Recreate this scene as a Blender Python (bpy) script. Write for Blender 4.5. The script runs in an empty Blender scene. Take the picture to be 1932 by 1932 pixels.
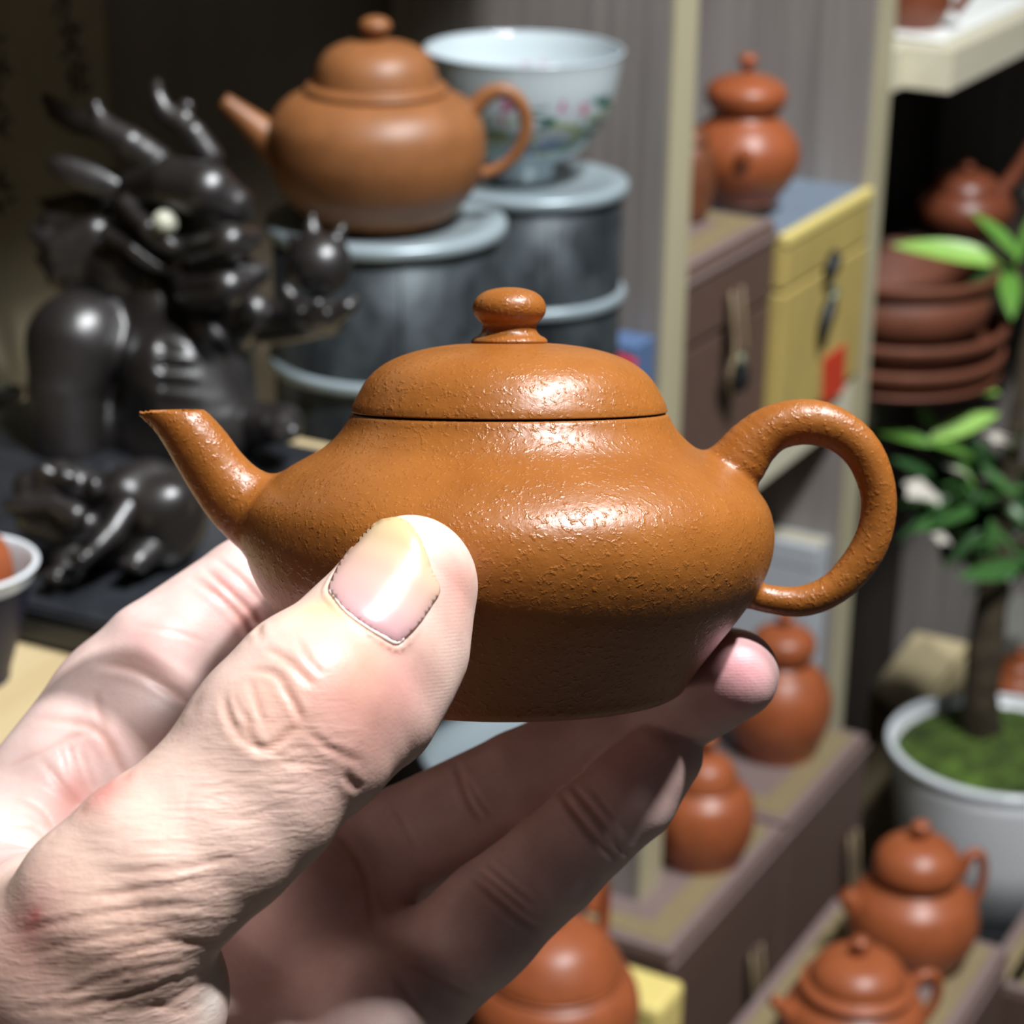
import bpy, bmesh, math, random
import numpy as np
from mathutils import Vector, Matrix
from mathutils.bvhtree import BVHTree

random.seed(7); RNG = np.random.default_rng(7)
SC = bpy.context.scene
COL = SC.collection

# ------------------------------------------------------------------ camera
F = 4200.0                       # focal length in photo pixels (1932 wide)
PITCH, ROLL = math.radians(22), math.radians(0.8)
CAM = np.array([0.0, 0.0, 1.5])
FW = np.array([0, math.cos(PITCH), -math.sin(PITCH)])
U0 = np.array([0, math.sin(PITCH), math.cos(PITCH)])
R0 = np.array([1.0, 0, 0])
RT = R0 * math.cos(ROLL) + U0 * math.sin(ROLL)
UP = -R0 * math.sin(ROLL) + U0 * math.cos(ROLL)
cam = bpy.data.cameras.new('camera'); camo = bpy.data.objects.new('camera', cam); COL.objects.link(camo)
camo.matrix_world = Matrix(((RT[0], UP[0], -FW[0], CAM[0]), (RT[1], UP[1], -FW[1], CAM[1]), (RT[2], UP[2], -FW[2], CAM[2]), (0, 0, 0, 1)))
cam.sensor_width = 36; cam.lens = 36 * F / 1932; cam.clip_start = 0.01
cam.dof.use_dof = True; cam.dof.focus_distance = 0.318; cam.dof.aperture_fstop = 29
SC.camera = camo

# ------------------------------------------------------------------ light
w = bpy.data.worlds.new('world'); SC.world = w; w.use_nodes = True
w.node_tree.nodes['Background'].inputs[0].default_value = (0.9, 0.95, 1.0, 1)
w.node_tree.nodes['Background'].inputs[1].default_value = 0.032
SC.view_settings.view_transform = 'Standard'; SC.view_settings.look = 'None'
SC.view_settings.exposure = 0.0; SC.view_settings.gamma = 1.0; SC.view_settings.use_curve_mapping = False

def area(name, loc, target, size, watts, color=(0.96, 0.98, 1.0), spread=180):
    l = bpy.data.lights.new(name, 'AREA'); l.shape = 'DISK'; l.size = size; l.energy = watts; l.color = color
    l.spread = math.radians(spread)
    o = bpy.data.objects.new(name, l); COL.objects.link(o); o.location = loc
    d = Vector(target) - Vector(loc); o.rotation_euler = d.to_track_quat('-Z', 'Y').to_euler()
    return o
area('ceiling_spot', (0.42, 0.12, 2.60), (0.1, 0.5, 1.2), 0.07, 26)
area('shelf_spot', (0.60, 0.48, 2.62), (0.1, 1.1, 1.1), 0.30, 26)

# ------------------------------------------------------------------ geometry helpers
def ray(px, py):
    return RT * ((px - 966) / F) + UP * ((966 - py) / F) + FW
def at(px, py, depth):
    return CAM + ray(px, py) * depth
def on_z(px, py, z):
    r = ray(px, py); return CAM + r * ((z - CAM[2]) / r[2])

ANG = math.radians(29)
D = np.array([math.sin(ANG), math.cos(ANG), 0.0])      # along the cabinet front, going right and away
N = np.array([math.cos(ANG), -math.sin(ANG), 0.0])     # out of the cabinet
P1 = at(1245, 700, 1.15); P1 = np.array([P1[0], P1[1], 0.0])
def cab(s, t, z):
    p = P1 + D * s + N * t; return np.array([p[0], p[1], z])
def on_front(px, py, t=0.0):
    r = ray(px, py); k = (N @ (P1 - CAM) + t) / (N @ r)
    q = CAM + r * k; return D @ (q - P1), q[2], k
CABROT = math.atan2(D[1], D[0])

def put_mesh(name, V, Fc, mat, parent=None, smooth=True):
    me = bpy.data.meshes.new(name)
    V = np.asarray(V, dtype=np.float32)
    if isinstance(Fc, np.ndarray) and Fc.ndim == 2:
        k = Fc.shape[1]; nf = len(Fc)
        me.vertices.add(len(V)); me.vertices.foreach_set('co', V.ravel())
        me.loops.add(nf * k); me.loops.foreach_set('vertex_index', Fc.astype(np.int32).ravel())
        me.polygons.add(nf); me.polygons.foreach_set('loop_start', np.arange(0, nf * k, k, dtype=np.int32))
        me.update(calc_edges=True)
    else:
        me.from_pydata([tuple(v) for v in V], [], Fc)
    me.validate()
    if smooth: me.polygons.foreach_set('use_smooth', [True] * len(me.polygons))
    me.materials.append(mat)
    o = bpy.data.objects.new(name, me); COL.objects.link(o)
    if parent is not None: o.parent = parent
    return o

def bm_obj(name, bm, mat, parent=None, smooth=False):
    me = bpy.data.meshes.new(name); bm.normal_update(); bm.to_mesh(me); bm.free()
    if smooth: me.polygons.foreach_set('use_smooth', [True] * len(me.polygons))
    me.materials.append(mat)
    o = bpy.data.objects.new(name, me); COL.objects.link(o)
    if parent is not None: o.parent = parent
    return o

def tag(o, label, cat, group=None, kind=None):
    o['label'] = label
    if cat: o['category'] = cat
    if group: o['group'] = group
    if kind: o['kind'] = kind
    return o
def thing(name, label, cat, loc=(0, 0, 0), rz=0.0, group=None):
    o = bpy.data.objects.new(name, None); COL.objects.link(o)
    o.location = tuple(loc); o.rotation_euler = (0, 0, rz); o.empty_display_size = 0.02
    return tag(o, label, cat, group)

def box_bm(x0, x1, y0, y1, z0, z1, bev=0.0, seg=2, bm=None):
    b = bmesh.new()
    bmesh.ops.create_cube(b, size=1)
    for v in b.verts:
        v.co = Vector(((x0 + x1) / 2 + v.co.x * (x1 - x0), (y0 + y1) / 2 + v.co.y * (y1 - y0), (z0 + z1) / 2 + v.co.z * (z1 - z0)))
    if bev > 0: bmesh.ops.bevel(b, geom=list(b.edges), offset=bev, segments=seg, affect='EDGES', profile=0.5)
    if bm is None: return b
    me = bpy.data.meshes.new('t'); b.to_mesh(me); b.free(); bm.from_mesh(me); bpy.data.meshes.remove(me)
    return bm
def box(name, x0, x1, y0, y1, z0, z1, mat, parent=None, bev=0.0):
    return bm_obj(name, box_bm(x0, x1, y0, y1, z0, z1, bev), mat, parent)

def crom(pts, n):
    """Catmull-Rom resample of rows (any columns) to n rows."""
    P = np.asarray(pts, float); m = len(P)
    if m < 3: return np.array([P[0] + (P[-1] - P[0]) * t for t in np.linspace(0, 1, n)])
    E = np.vstack([2 * P[0] - P[1], P, 2 * P[-1] - P[-2]])
    out = []
    for u in np.linspace(0, m - 1 - 1e-9, n):
        i = int(u); t = u - i; a, b, c, d = E[i], E[i + 1], E[i + 2], E[i + 3]
        out.append(0.5 * ((2 * b) + (c - a) * t + (2 * a - 5 * b + 4 * c - d) * t * t + (3 * b - a - 3 * c + d) * t ** 3))
    return np.array(out)

def lathe(prof, n=64, smooth_n=None, center=(0, 0, 0)):
    P = np.asarray(prof, float)
    if smooth_n: P = crom(P, smooth_n)
    P[:, 0] = np.maximum(P[:, 0], 1e-5)
    a = np.linspace(0, 2 * np.pi, n, endpoint=False)
    V = np.stack([np.outer(P[:, 0], np.cos(a)), np.outer(P[:, 0], np.sin(a)), np.repeat(P[:, 1:2], n, 1)], -1).reshape(-1, 3) + np.array(center)
    m = len(P); i, j = np.meshgrid(np.arange(m - 1), np.arange(n), indexing='ij')
    a0 = i * n + j; a1 = i * n + (j + 1) % n
    Fq = np.stack([a0, a1, a1 + n, a0 + n], -1).reshape(-1, 4)
    return V, Fq

def tube(rows, n=40, seg=20, cap=True, squash=None):
    """rows: x,y,z,r ; returns verts, faces (quads)"""
    R = crom(rows, n) if n else np.asarray(rows, float)
    C = R[:, :3]; r = np.maximum(R[:, 3], 1e-5)
    T = np.gradient(C, axis=0); T /= np.linalg.norm(T, axis=1)[:, None] + 1e-12
    up = np.array([0, 1.0, 0]) if abs(T[0][1]) < 0.9 else np.array([1.0, 0, 0])
    V = []; a = np.linspace(0, 2 * np.pi, seg, endpoint=False)
    u = np.cross(T[0], up); u /= np.linalg.norm(u)
    for k in range(len(C)):
        u = u - T[k] * (u @ T[k]); u /= np.linalg.norm(u); v = np.cross(T[k], u)
        sq = 1 if squash is None else squash
        V.append(C[k] + r[k] * (np.outer(np.cos(a), u) + sq * np.outer(np.sin(a), v)))
    if cap:
        V = [np.repeat(C[:1], seg, 0)] + V + [np.repeat(C[-1:], seg, 0)]
    m = len(V); V = np.vstack(V)
    i, j = np.meshgrid(np.arange(m - 1), np.arange(seg), indexing='ij')
    a0 = i * seg + j; a1 = i * seg + (j + 1) % seg
    return V, np.stack([a0, a0 + seg, a1 + seg, a1], -1).reshape(-1, 4)

# ------------------------------------------------------------------ signed distance modelling
def seg_d(P, a, b, ra, rb):
    ab = b - a; t = np.clip(((P - a) @ ab) / (ab @ ab + 1e-18), 0, 1)
    return np.linalg.norm(P - a - t[:, None] * ab, axis=1) - (ra + (rb - ra) * t)
def smin(a, b, k):
    if k <= 0: return np.minimum(a, b)
    h = np.maximum(k - np.abs(a - b), 0) / k
    return np.minimum(a, b) - h * h * k * 0.25
def smax(a, b, k): return -smin(-a, -b, k)
def chain_d(P, ch, k=0.0):
    d = None
    for (a, ra), (b, rb) in zip(ch[:-1], ch[1:]):
        e = seg_d(P, a, b, ra, rb); d = e if d is None else smin(d, e, k)
    return d
def ell_d(P, c, A, r):
    """ellipsoid: centre c, axes rows A, radii r"""
    q = (P - c) @ np.asarray(A).T; r = np.asarray(r)
    k0 = np.linalg.norm(q / r, axis=1); k1 = np.linalg.norm(q / (r * r), axis=1) + 1e-9
    return k0 * (k0 - 1) / k1

def mesh_sdf(f, lo, hi, h, newton=2, B=4):
    lo = np.asarray(lo, float); hi = np.asarray(hi, float)
    nb = np.ceil((hi - lo) / (h * B)).astype(int)
    cx = [lo[i] + (np.arange(nb[i]) + 0.5) * B * h - h * 0.5 for i in range(3)]
    G = np.stack(np.meshgrid(*cx, indexing='ij'), -1).reshape(-1, 3)
    def ev(P):
        return np.concatenate([f(P[i:i + 200000]) for i in range(0, len(P), 200000)]) if len(P) else np.zeros(0)
    c = ev(G); n = nb * B
    Fv = np.where(c < 0, -1.0, 1.0).reshape(nb).astype(np.float32)
    Fv = Fv.repeat(B, 0).repeat(B, 1).repeat(B, 2)
    act = np.argwhere((np.abs(c) < B * h * 1.5).reshape(nb))
    loc = np.stack(np.meshgrid(*[np.arange(B)] * 3, indexing='ij'), -1).reshape(-1, 3)
    idx = (act[:, None, :] * B + loc[None]).reshape(-1, 3)
    Fv[idx[:, 0], idx[:, 1], idx[:, 2]] = ev(lo + idx * h)
    S = Fv < 0
    cnt = np.zeros(tuple(n - 1), np.int8)
    for dx in (0, 1):
        for dy in (0, 1):
            for dz in (0, 1):
                cnt += S[dx:n[0] - 1 + dx, dy:n[1] - 1 + dy, dz:n[2] - 1 + dz]
    cells = np.argwhere((cnt > 0) & (cnt < 8))
    acc = np.zeros((len(cells), 3)); k = np.zeros(len(cells))
    corners = [(x, y, z) for x in (0, 1) for y in (0, 1) for z in (0, 1)]
    for ca in corners:
        for ax in range(3):
            if ca[ax]: continue
            cb = list(ca); cb[ax] = 1
            ia = cells + np.array(ca); ib = cells + np.array(cb)
            fa = Fv[ia[:, 0], ia[:, 1], ia[:, 2]]; fb = Fv[ib[:, 0], ib[:, 1], ib[:, 2]]
            m = (fa < 0) != (fb < 0)
            t = np.where(m, fa / np.where(m, fa - fb, 1), 0)
            p = np.array(ca, float)[None].repeat(len(cells), 0); p[:, ax] = t
            acc += np.where(m[:, None], p, 0); k += m
    V = lo + (cells + acc / k[:, None]) * h
    vid = -np.ones(tuple(n - 1), np.int64); vid[cells[:, 0], cells[:, 1], cells[:, 2]] = np.arange(len(cells))
    quads = []
    for ax in range(3):
        sl0 = [slice(1, -1)] * 3; sl1 = [slice(1, -1)] * 3
        sl0[ax] = slice(0, -1); sl1[ax] = slice(1, None)
        A = S[tuple(sl0)]; Bb = S[tuple(sl1)]
        e = np.argwhere(A != Bb)
        if not len(e): continue
        flip = A[e[:, 0], e[:, 1], e[:, 2]]
        off = np.array([1, 1, 1]); off[ax] = 0
        e = e + off
        u, v = [(1, 2), (2, 0), (0, 1)][ax]
        def cid(du, dv):
            q = e.copy(); q[:, u] -= du; q[:, v] -= dv
            q = np.minimum(q, np.array(vid.shape) - 1)
            return vid[q[:, 0], q[:, 1], q[:, 2]]
        q = np.stack([cid(1, 1), cid(0, 1), cid(0, 0), cid(1, 0)], 1)
        q = np.where(flip[:, None], q, q[:, ::-1])
        quads.append(q[(q >= 0).all(1)])
    Q = np.vstack(quads)
    for _ in range(newton):
        d = ev(V); g = grad(ev, V, h * 0.5)
        V = V - np.clip(d, -h, h)[:, None] * g
    return V, Q
def grad(ev, V, e):
    g = np.stack([ev(V + np.eye(3)[i] * e) - ev(V - np.eye(3)[i] * e) for i in range(3)], 1)
    return g / (np.linalg.norm(g, axis=1)[:, None] + 1e-12)

# ------------------------------------------------------------------ materials
def srgb(r, g, b):
    f = lambda c: (c / 255 / 12.92) if c / 255 <= 0.04045 else ((c / 255 + 0.055) / 1.055) ** 2.4
    return (f(r), f(g), f(b), 1)
class M:
    def __init__(s, name, base, rough=0.5, metal=0.0, spec=0.5, coat=0.0, coat_rough=0.1):
        s.m = bpy.data.materials.new(name); s.m.use_nodes = True; s.t = s.m.node_tree
        s.b = s.t.nodes['Principled BSDF']
        s.b.inputs['Base Color'].default_value = base; s.b.inputs['Roughness'].default_value = rough
        s.b.inputs['Metallic'].default_value = metal; s.b.inputs['Specular IOR Level'].default_value = spec
        s.b.inputs['Coat Weight'].default_value = coat; s.b.inputs['Coat Roughness'].default_value = coat_rough
        s.base = base; s._co = None; s.nrm = None
    def n(s, typ, **kw):
        x = s.t.nodes.new(typ)
        for k, v in kw.items(): setattr(x, k, v)
        return x
    def l(s, a, b): s.t.links.new(a, b)
    @property
    def co(s):
        if s._co is None: s._co = s.n('ShaderNodeTexCoord').outputs['Object']
        return s._co
    def mapped(s, scale=(1, 1, 1), rot=(0, 0, 0)):
        mp = s.n('ShaderNodeMapping'); mp.inputs['Scale'].default_value = scale; mp.inputs['Rotation'].default_value = rot
        s.l(s.co, mp.inputs['Vector']); return mp.outputs['Vector']
    def noise(s, scale, detail=3, rough=0.55, vec=None, dist=0.0):
        x = s.n('ShaderNodeTexNoise'); x.inputs['Scale'].default_value = scale; x.inputs['Detail'].default_value = detail
        x.inputs['Roughness'].default_value = rough; x.inputs['Distortion'].default_value = dist
        s.l(vec if vec is not None else s.co, x.inputs['Vector']); return x.outputs['Fac']
    def ramp(s, fac, stops):
        x = s.n('ShaderNodeValToRGB'); e = x.color_ramp.elements
        while len(e) > 1: e.remove(e[-1])
        e[0].position = stops[0][0]; e[0].color = stops[0][1]
        for p, c in stops[1:]:
            q = e.new(p); q.color = c
        s.l(fac, x.inputs['Fac']); return x.outputs['Color']
    def mix(s, fac, a, b, mode='MIX'):
        x = s.n('ShaderNodeMix', data_type='RGBA', blend_type=mode)
        for sock, v in ((x.inputs[0], fac), (x.inputs[6], a), (x.inputs[7], b)):
            if hasattr(v, 'is_output'): s.l(v, sock)
            else: sock.default_value = v
        return x.outputs[2]
    def color(s, c): s.l(c, s.b.inputs['Base Color']); return s
    def bump(s, h, strength=0.3, dist=0.001):
        x = s.n('ShaderNodeBump'); x.inputs['Strength'].default_value = strength; x.inputs['Distance'].default_value = dist
        s.l(h, x.inputs['Height'])
        if s.nrm is not None: s.l(s.nrm, x.inputs['Normal'])
        s.nrm = x.outputs['Normal']; s.l(s.nrm, s.b.inputs['Normal']); return s
    def vary(s, scale, amt=0.12, detail=3, vec=None):
        c = s.base; lo = tuple(max(0, v * (1 - amt)) for v in c[:3]) + (1,); hi = tuple(min(1, v * (1 + amt)) for v in c[:3]) + (1,)
        return s.color(s.ramp(s.noise(scale, detail, vec=vec), [(0.3, lo), (0.7, hi)]))

def clay(name, rgb, rough=0.36, grain=0.25, coat=0.0):
    m = M(name, srgb(*rgb), rough, coat=coat, coat_rough=0.25)
    m.vary(90, 0.10)
    m.bump(m.noise(900, 2), grain, 0.0004)
    return m
# the held pot: fine sandy clay with pits
MC = M('held_clay', srgb(162, 98, 38), 0.36)
c0 = MC.ramp(MC.noise(60, 4), [(0.3, srgb(138, 80, 28)), (0.7, srgb(155, 94, 38))])
MC.color(MC.mix(MC.ramp(MC.noise(1700, 1), [(0.68, (0, 0, 0, 1)), (0.76, (1, 1, 1, 1))]), c0, srgb(172, 110, 56)))
MC.bump(MC.noise(520, 3, 0.6), 0.2, 0.0006)
MC.bump(MC.ramp(MC.noise(1000, 2), [(0.55, (0, 0, 0, 1)), (0.72, (1, 1, 1, 1))]), 0.3, 0.00035)
M_HELD = MC.m
M_BACKPOT = clay('back_pot_clay', (140, 90, 52), 0.47, 0.1).m
M_ORANGE = clay('orange_clay', (154, 83, 48), 0.40, 0.08).m
M_RUST = clay('rust_clay', (120, 64, 42), 0.38, 0.08).m
M_DARKCLAY = clay('dark_clay', (112, 66, 42), 0.42, 0.1).m
M_TRAYCLAY = clay('planter_clay', (112, 64, 44), 0.6, 0.15).m
mg = M('dark_glaze', srgb(34, 30, 29), 0.40, spec=0.8, coat=0.45, coat_rough=0.34); mg.vary(40, 0.3)
mg.bump(mg.noise(160, 3), 0.35, 0.001); M_DRAGON = mg.m
M_EYE = M('pale_eye', srgb(200, 200, 180), 0.25).m
mp = M('porcelain', srgb(190, 204, 212), 0.12, coat=0.5, coat_rough=0.05); M_PORC = mp.m; M_WHITE = M('white_glaze', srgb(232, 238, 242), 0.15, coat=0.4).m
# painted flower sprays on the bowl: flat print in the glaze, laid out around the bowl
mb = M('painted_porcelain', srgb(200, 212, 216), 0.14, coat=0.5, coat_rough=0.05)
col = None
def blotch(m, prev, c, lo, hi, scale, off, sc=(1, 1, 1), zlo=None, zhi=None):
    mpn = m.n('ShaderNodeMapping'); mpn.inputs['Location'].default_value = off; mpn.inputs['Scale'].default_value = sc
    m.l(m.co, mpn.inputs['Vector'])
    f = m.ramp(m.noise(scale, 2, vec=mpn.outputs['Vector'], dist=0.6), [(lo, (0, 0, 0, 1)), (hi, (1, 1, 1, 1))])
    sep = m.n('ShaderNodeSeparateXYZ'); m.l(m.co, sep.inputs[0])
    if zlo is not None:
        mr = m.n('ShaderNodeMapRange'); mr.inputs[1].default_value = zlo; mr.inputs[2].default_value = zlo + 0.004
        m.l(sep.outputs['Z'], mr.inputs[0]); f = m.mix(1.0, f, mr.outputs[0], 'MULTIPLY')
        mr2 = m.n('ShaderNodeMapRange'); mr2.inputs[1].default_value = zhi; mr2.inputs[2].default_value = zhi + 0.004
        mr2.inputs[3].default_value = 1; mr2.inputs[4].default_value = 0
        m.l(sep.outputs['Z'], mr2.inputs[0]); f = m.mix(1.0, f, mr2.outputs[0], 'MULTIPLY')
    return m.mix(f, prev, c)
c = srgb(200, 212, 216)
c = blotch(mb, c, srgb(130, 160, 136), 0.50, 0.58, 60, (0.3, 0.1, 0), (1, 1, 1.2), 0.016, 0.034)
c = blotch(mb, c, srgb(160, 176, 120), 0.54, 0.60, 75, (5.3, 2.1, 0), (1, 1, 1.6), 0.014, 0.034)
c = blotch(mb, c, srgb(186, 96, 134), 0.55, 0.61, 70, (2.1, 0.7, 0.6), (1.2, 1.2, 0.7), 0.022, 0.044)
c = blotch(mb, c, srgb(30, 100, 86), 0.56, 0.60, 55, (1.1, 0.4, 0.2), (0.6, 0.6, 2.4), 0.018, 0.042)
c = blotch(mb, c, srgb(84, 114, 182), 0.55, 0.62, 65, (3.3, 1.7, 0.2), (1, 1, 1), 0.012, 0.024)
mb.color(c); M_BOWL = mb.m
mt = M('tin_body', srgb(96, 104, 108), 0.4, metal=0.5)
mt.color(mt.ramp(mt.noise(55, 4, vec=mt.mapped((1, 1, 0.6)), dist=0.8), [(0.35, srgb(50, 54, 58)), (0.65, srgb(84, 92, 96))]))
M_TIN = mt.m
M_TINRIM = M('tin_rim', srgb(158, 172, 178), 0.32, metal=0.25).m
def wood(name, a, b, rough=0.55, axis=2, scale=160):
    m = M(name, srgb(*a), rough); sc = [1, 1, 1]; sc[axis] = 0.03
    f = m.noise(scale, 5, 0.65, vec=m.mapped(tuple(sc)), dist=0.4)
    m.color(m.ramp(f, [(0.3, srgb(*a)), (0.7, srgb(*b))])); m.bump(f, 0.12, 0.0006); return m.m
M_GREYWOOD = wood('grey_wood', (120, 113, 109), (152, 145, 140))
M_EDGE = wood('pale_edge', (176, 167, 136), (190, 182, 152), 0.5, 2, 60)
M_SHELF = wood('pale_shelf', (206, 200, 172), (222, 217, 196), 0.5, 0, 60)
M_BACK = wood('dark_back_panel', (82, 74, 60), (92, 83, 68), 0.6, 2, 50)
M_PAPER = M('scroll_paper', srgb(122, 115, 94), 0.8).vary(30, 0.08).m
M_INK = M('ink', srgb(52, 44, 34), 0.8).m
M_COUNTER = wood('counter_wood', (186, 164, 122), (200, 180, 140), 0.5, 0, 60)
M_DARKDECK = wood('dark_deck', (40, 33, 27), (54, 45, 38), 0.6, 0, 60)
M_SLATE = M('black_tray', srgb(40, 42, 46), 0.3).vary(60, 0.3).m
mbx = M('brown_brocade', srgb(96, 74, 64), 0.6)
vv = mbx.n('ShaderNodeTexBrick'); vv.inputs['Scale'].default_value = 500; mbx.l(mbx.co, vv.inputs['Vector'])
mbx.vary(300, 0.15); mbx.bump(mbx.noise(1500, 1), 0.2, 0.0004); M_BROWN = mbx.m
M_LID = M('mauve_cloth', srgb(128, 110, 106), 0.55).vary(200, 0.1).m
mf = M('gold_fretwork', srgb(150, 136, 92), 0.6)
br = mf.n('ShaderNodeTexBrick'); br.inputs['Scale'].default_value = 130; br.inputs['Mortar Size'].default_value = 0.04
br.inputs['Color1'].default_value = srgb(158, 144, 98); br.inputs['Color2'].default_value = srgb(146, 130, 96); br.inputs['Mortar'].default_value = srgb(112, 96, 80)
mf.l(mf.co, br.inputs['Vector']); mf.color(br.outputs['Color']); M_FRET = mf.m
my = M('yellow_silk', srgb(188, 166, 98), 0.5); my.vary(35, 0.08, vec=my.mapped((1, 1, 0.5))); M_YELLOW = my.m
M_YELLOWTRIM = M('yellow_trim', srgb(232, 212, 130), 0.45).m
M_BLUETOP = M('blue_grey_cloth', srgb(120, 134, 150), 0.5).vary(120, 0.1).m
M_BLACK = M('black_fitting', srgb(26, 28, 29), 0.5).m
M_JADE = M('bone_toggle', srgb(120, 124, 104), 0.3).m
M_RED = M('red_seal', srgb(206, 62, 36), 0.6).m
M_BLUECARD = M('blue_card', srgb(84, 108, 146), 0.6).m
M_REDTAG = M('red_tag', srgb(200, 30, 50), 0.6).m
M_PALEBOX = M('pale_grey_card', srgb(186, 192, 198), 0.6).vary(15, 0.03).m
M_BEIGE = M('beige_card', srgb(226, 208, 164), 0.7).vary(30, 0.06).m
M_CLOTH = M('white_cloth', srgb(232, 234, 230), 0.8).m
M_NAVY = M('navy_glaze', srgb(24, 28, 52), 0.45).m
M_GREYSTONE = M('grey_box', srgb(128, 128, 120), 0.7).m
mcp = M('white_planter_glaze', srgb(236, 238, 240), 0.3); M_PLANTER = mcp.m
M_MOSS = M('moss', srgb(70, 92, 30), 0.9); M_MOSS.vary(70, 0.8); M_MOSS.bump(M_MOSS.noise(400, 3), 0.8, 0.004); M_MOSS = M_MOSS.m
M_BARK = M('bark', srgb(64, 54, 38), 0.85); M_BARK.vary(80, 0.4); M_BARK.bump(M_BARK.noise(200, 4), 0.8, 0.003); M_BARK = M_BARK.m
def leafmat(name, rgb, rough=0.35):
    m = M(name, srgb(*rgb), rough); m.vary(60, 0.2)
    m.b.inputs['Subsurface Weight'].default_value = 0.25; m.b.inputs['Subsurface Radius'].default_value = (0.002, 0.004, 0.001)
    return m.m
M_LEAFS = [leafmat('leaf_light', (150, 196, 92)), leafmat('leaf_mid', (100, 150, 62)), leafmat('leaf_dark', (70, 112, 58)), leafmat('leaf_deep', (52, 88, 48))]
M_BLOSSOM = M('pale_blossom', srgb(206, 200, 188), 0.7).m
M_WALL = M('plaster', srgb(120, 112, 102), 0.9).vary(4, 0.05).m
M_FLOOR = wood('floor_wood', (112, 104, 94), (128, 120, 110), 0.6, 1, 30)

# ------------------------------------------------------------------ the setting
fl = box('floor', -3, 4, -2.5, 4, -0.1, 0.0, M_FLOOR); fl['kind'] = 'structure'
wl = box('wall_back', -3, 4, 3.4, 3.5, 0.0, 2.9, M_WALL); wl['kind'] = 'structure'
wl = box('wall_left', -2.1, -2.0, -2.5, 3.4, 0.0, 2.9, M_WALL); wl['kind'] = 'structure'

# levels (heights of shelf tops)
Z_TABLE = CAM[2] - 0.375; Z_RISE = CAM[2] - 0.315     # counter in the first bay, and its raised left part
Z_SHELF2 = on_front(1530, 858 - 95)[1]
T_L = 0.040                                        # the low row stands a little proud of the posts
Z_LOWTOP = on_front(1470, 1580, T_L)[1]
s2, _, _ = on_front(1610, 700); S2 = s2           # left face of the second partition
DEP = 0.162; TH = 0.026
ZB = CAM[2] - 1.0                                  # base deck of the cabinet

cabn = thing('display_cabinet', 'tall wooden display cabinet with grey grain sides and pale front edges behind the tea ware', 'cabinet', (P1[0], P1[1], ZB), CABROT)
# local frame: x along D, y = -N (into the cabinet), z up from ZB
def cpart(name, s0, s1, t0, t1, z0, z1, mat, bev=0.001):
    return box(name, s0, s1, -t1, -t0, z0 - ZB, z1 - ZB, mat, cabn, bev)
ZT = CAM[2] + 0.35
for s in (0.0, S2, S2 + 0.62):
    cpart('partition', s, s + TH, -DEP, -0.0015, ZB, ZT, M_GREYWOOD)
    cpart('edge_strip', s, s + TH, -0.0015, 0.0015, ZB, ZT, M_EDGE, 0.0006)['label'] = 'pale wooden edge strip'
cpart('back_panel', -0.75, 0.0, -DEP - 0.012, -DEP, ZB, ZT, M_BACK)
cpart('back_panel', 0.0, S2 + TH, -DEP - 0.012, -DEP, ZB, ZT, M_GREYWOOD)
cpart('back_panel', S2 + TH, S2 + 0.66, -DEP - 0.012, -DEP, ZB, ZT, M_DARKDECK)['label'] = 'near black back panel'
cpart('shelf', -0.285, 0.0, -DEP, 0.0, Z_TABLE - 0.026, Z_TABLE, M_COUNTER)
cpart('shelf', -0.75, -0.285, -DEP, 0.05, Z_RISE - 0.026, Z_RISE, M_COUNTER)
cpart('riser_board', -0.298, -0.286, -DEP, 0.04, Z_TABLE - 0.026, Z_RISE - 0.0262, M_COUNTER)
cpart('shelf', -0.75, -0.1, -DEP, 0.022, CAM[2] - 0.015, CAM[2] + 0.01, M_SHELF)
cpart('shelf', -0.1, 0.0, -DEP, 0.004, CAM[2] - 0.015, CAM[2] + 0.01, M_SHELF)
cpart('shelf', TH, S2, -DEP, 0.0, Z_SHELF2 - 0.03, Z_SHELF2, M_SHELF)
cpart('shelf', TH, S2, -DEP, 0.0, CAM[2] - 0.03, CAM[2] - 0.005, M_SHELF)
Z_S3 = on_front(1795, 95, 0.03)[1]; s3 = on_front(1795, 120, 0.03)[0]
cpart('shelf', s3, S2 + 0.62, -DEP, 0.03, Z_S3 - 0.027, Z_S3, M_SHELF)
cpart('shelf', S2 + TH, s3, -DEP, 0.0, Z_S3 - 0.027, Z_S3, M_SHELF)
cpart('shelf', S2 + TH, S2 + 0.62, -DEP, 0.0, Z_SHELF2 - 0.05, Z_SHELF2 - 0.025, M_DARKDECK)
cpart('shelf', -0.75, S2 + 0.62, -DEP, 0.40, ZB - 0.03, ZB, M_DARKDECK)
box('plinth', -0.75, S2 + 0.64, -0.36, DEP + 0.01, -ZB, -0.03, M_DARKDECK, cabn)

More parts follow.
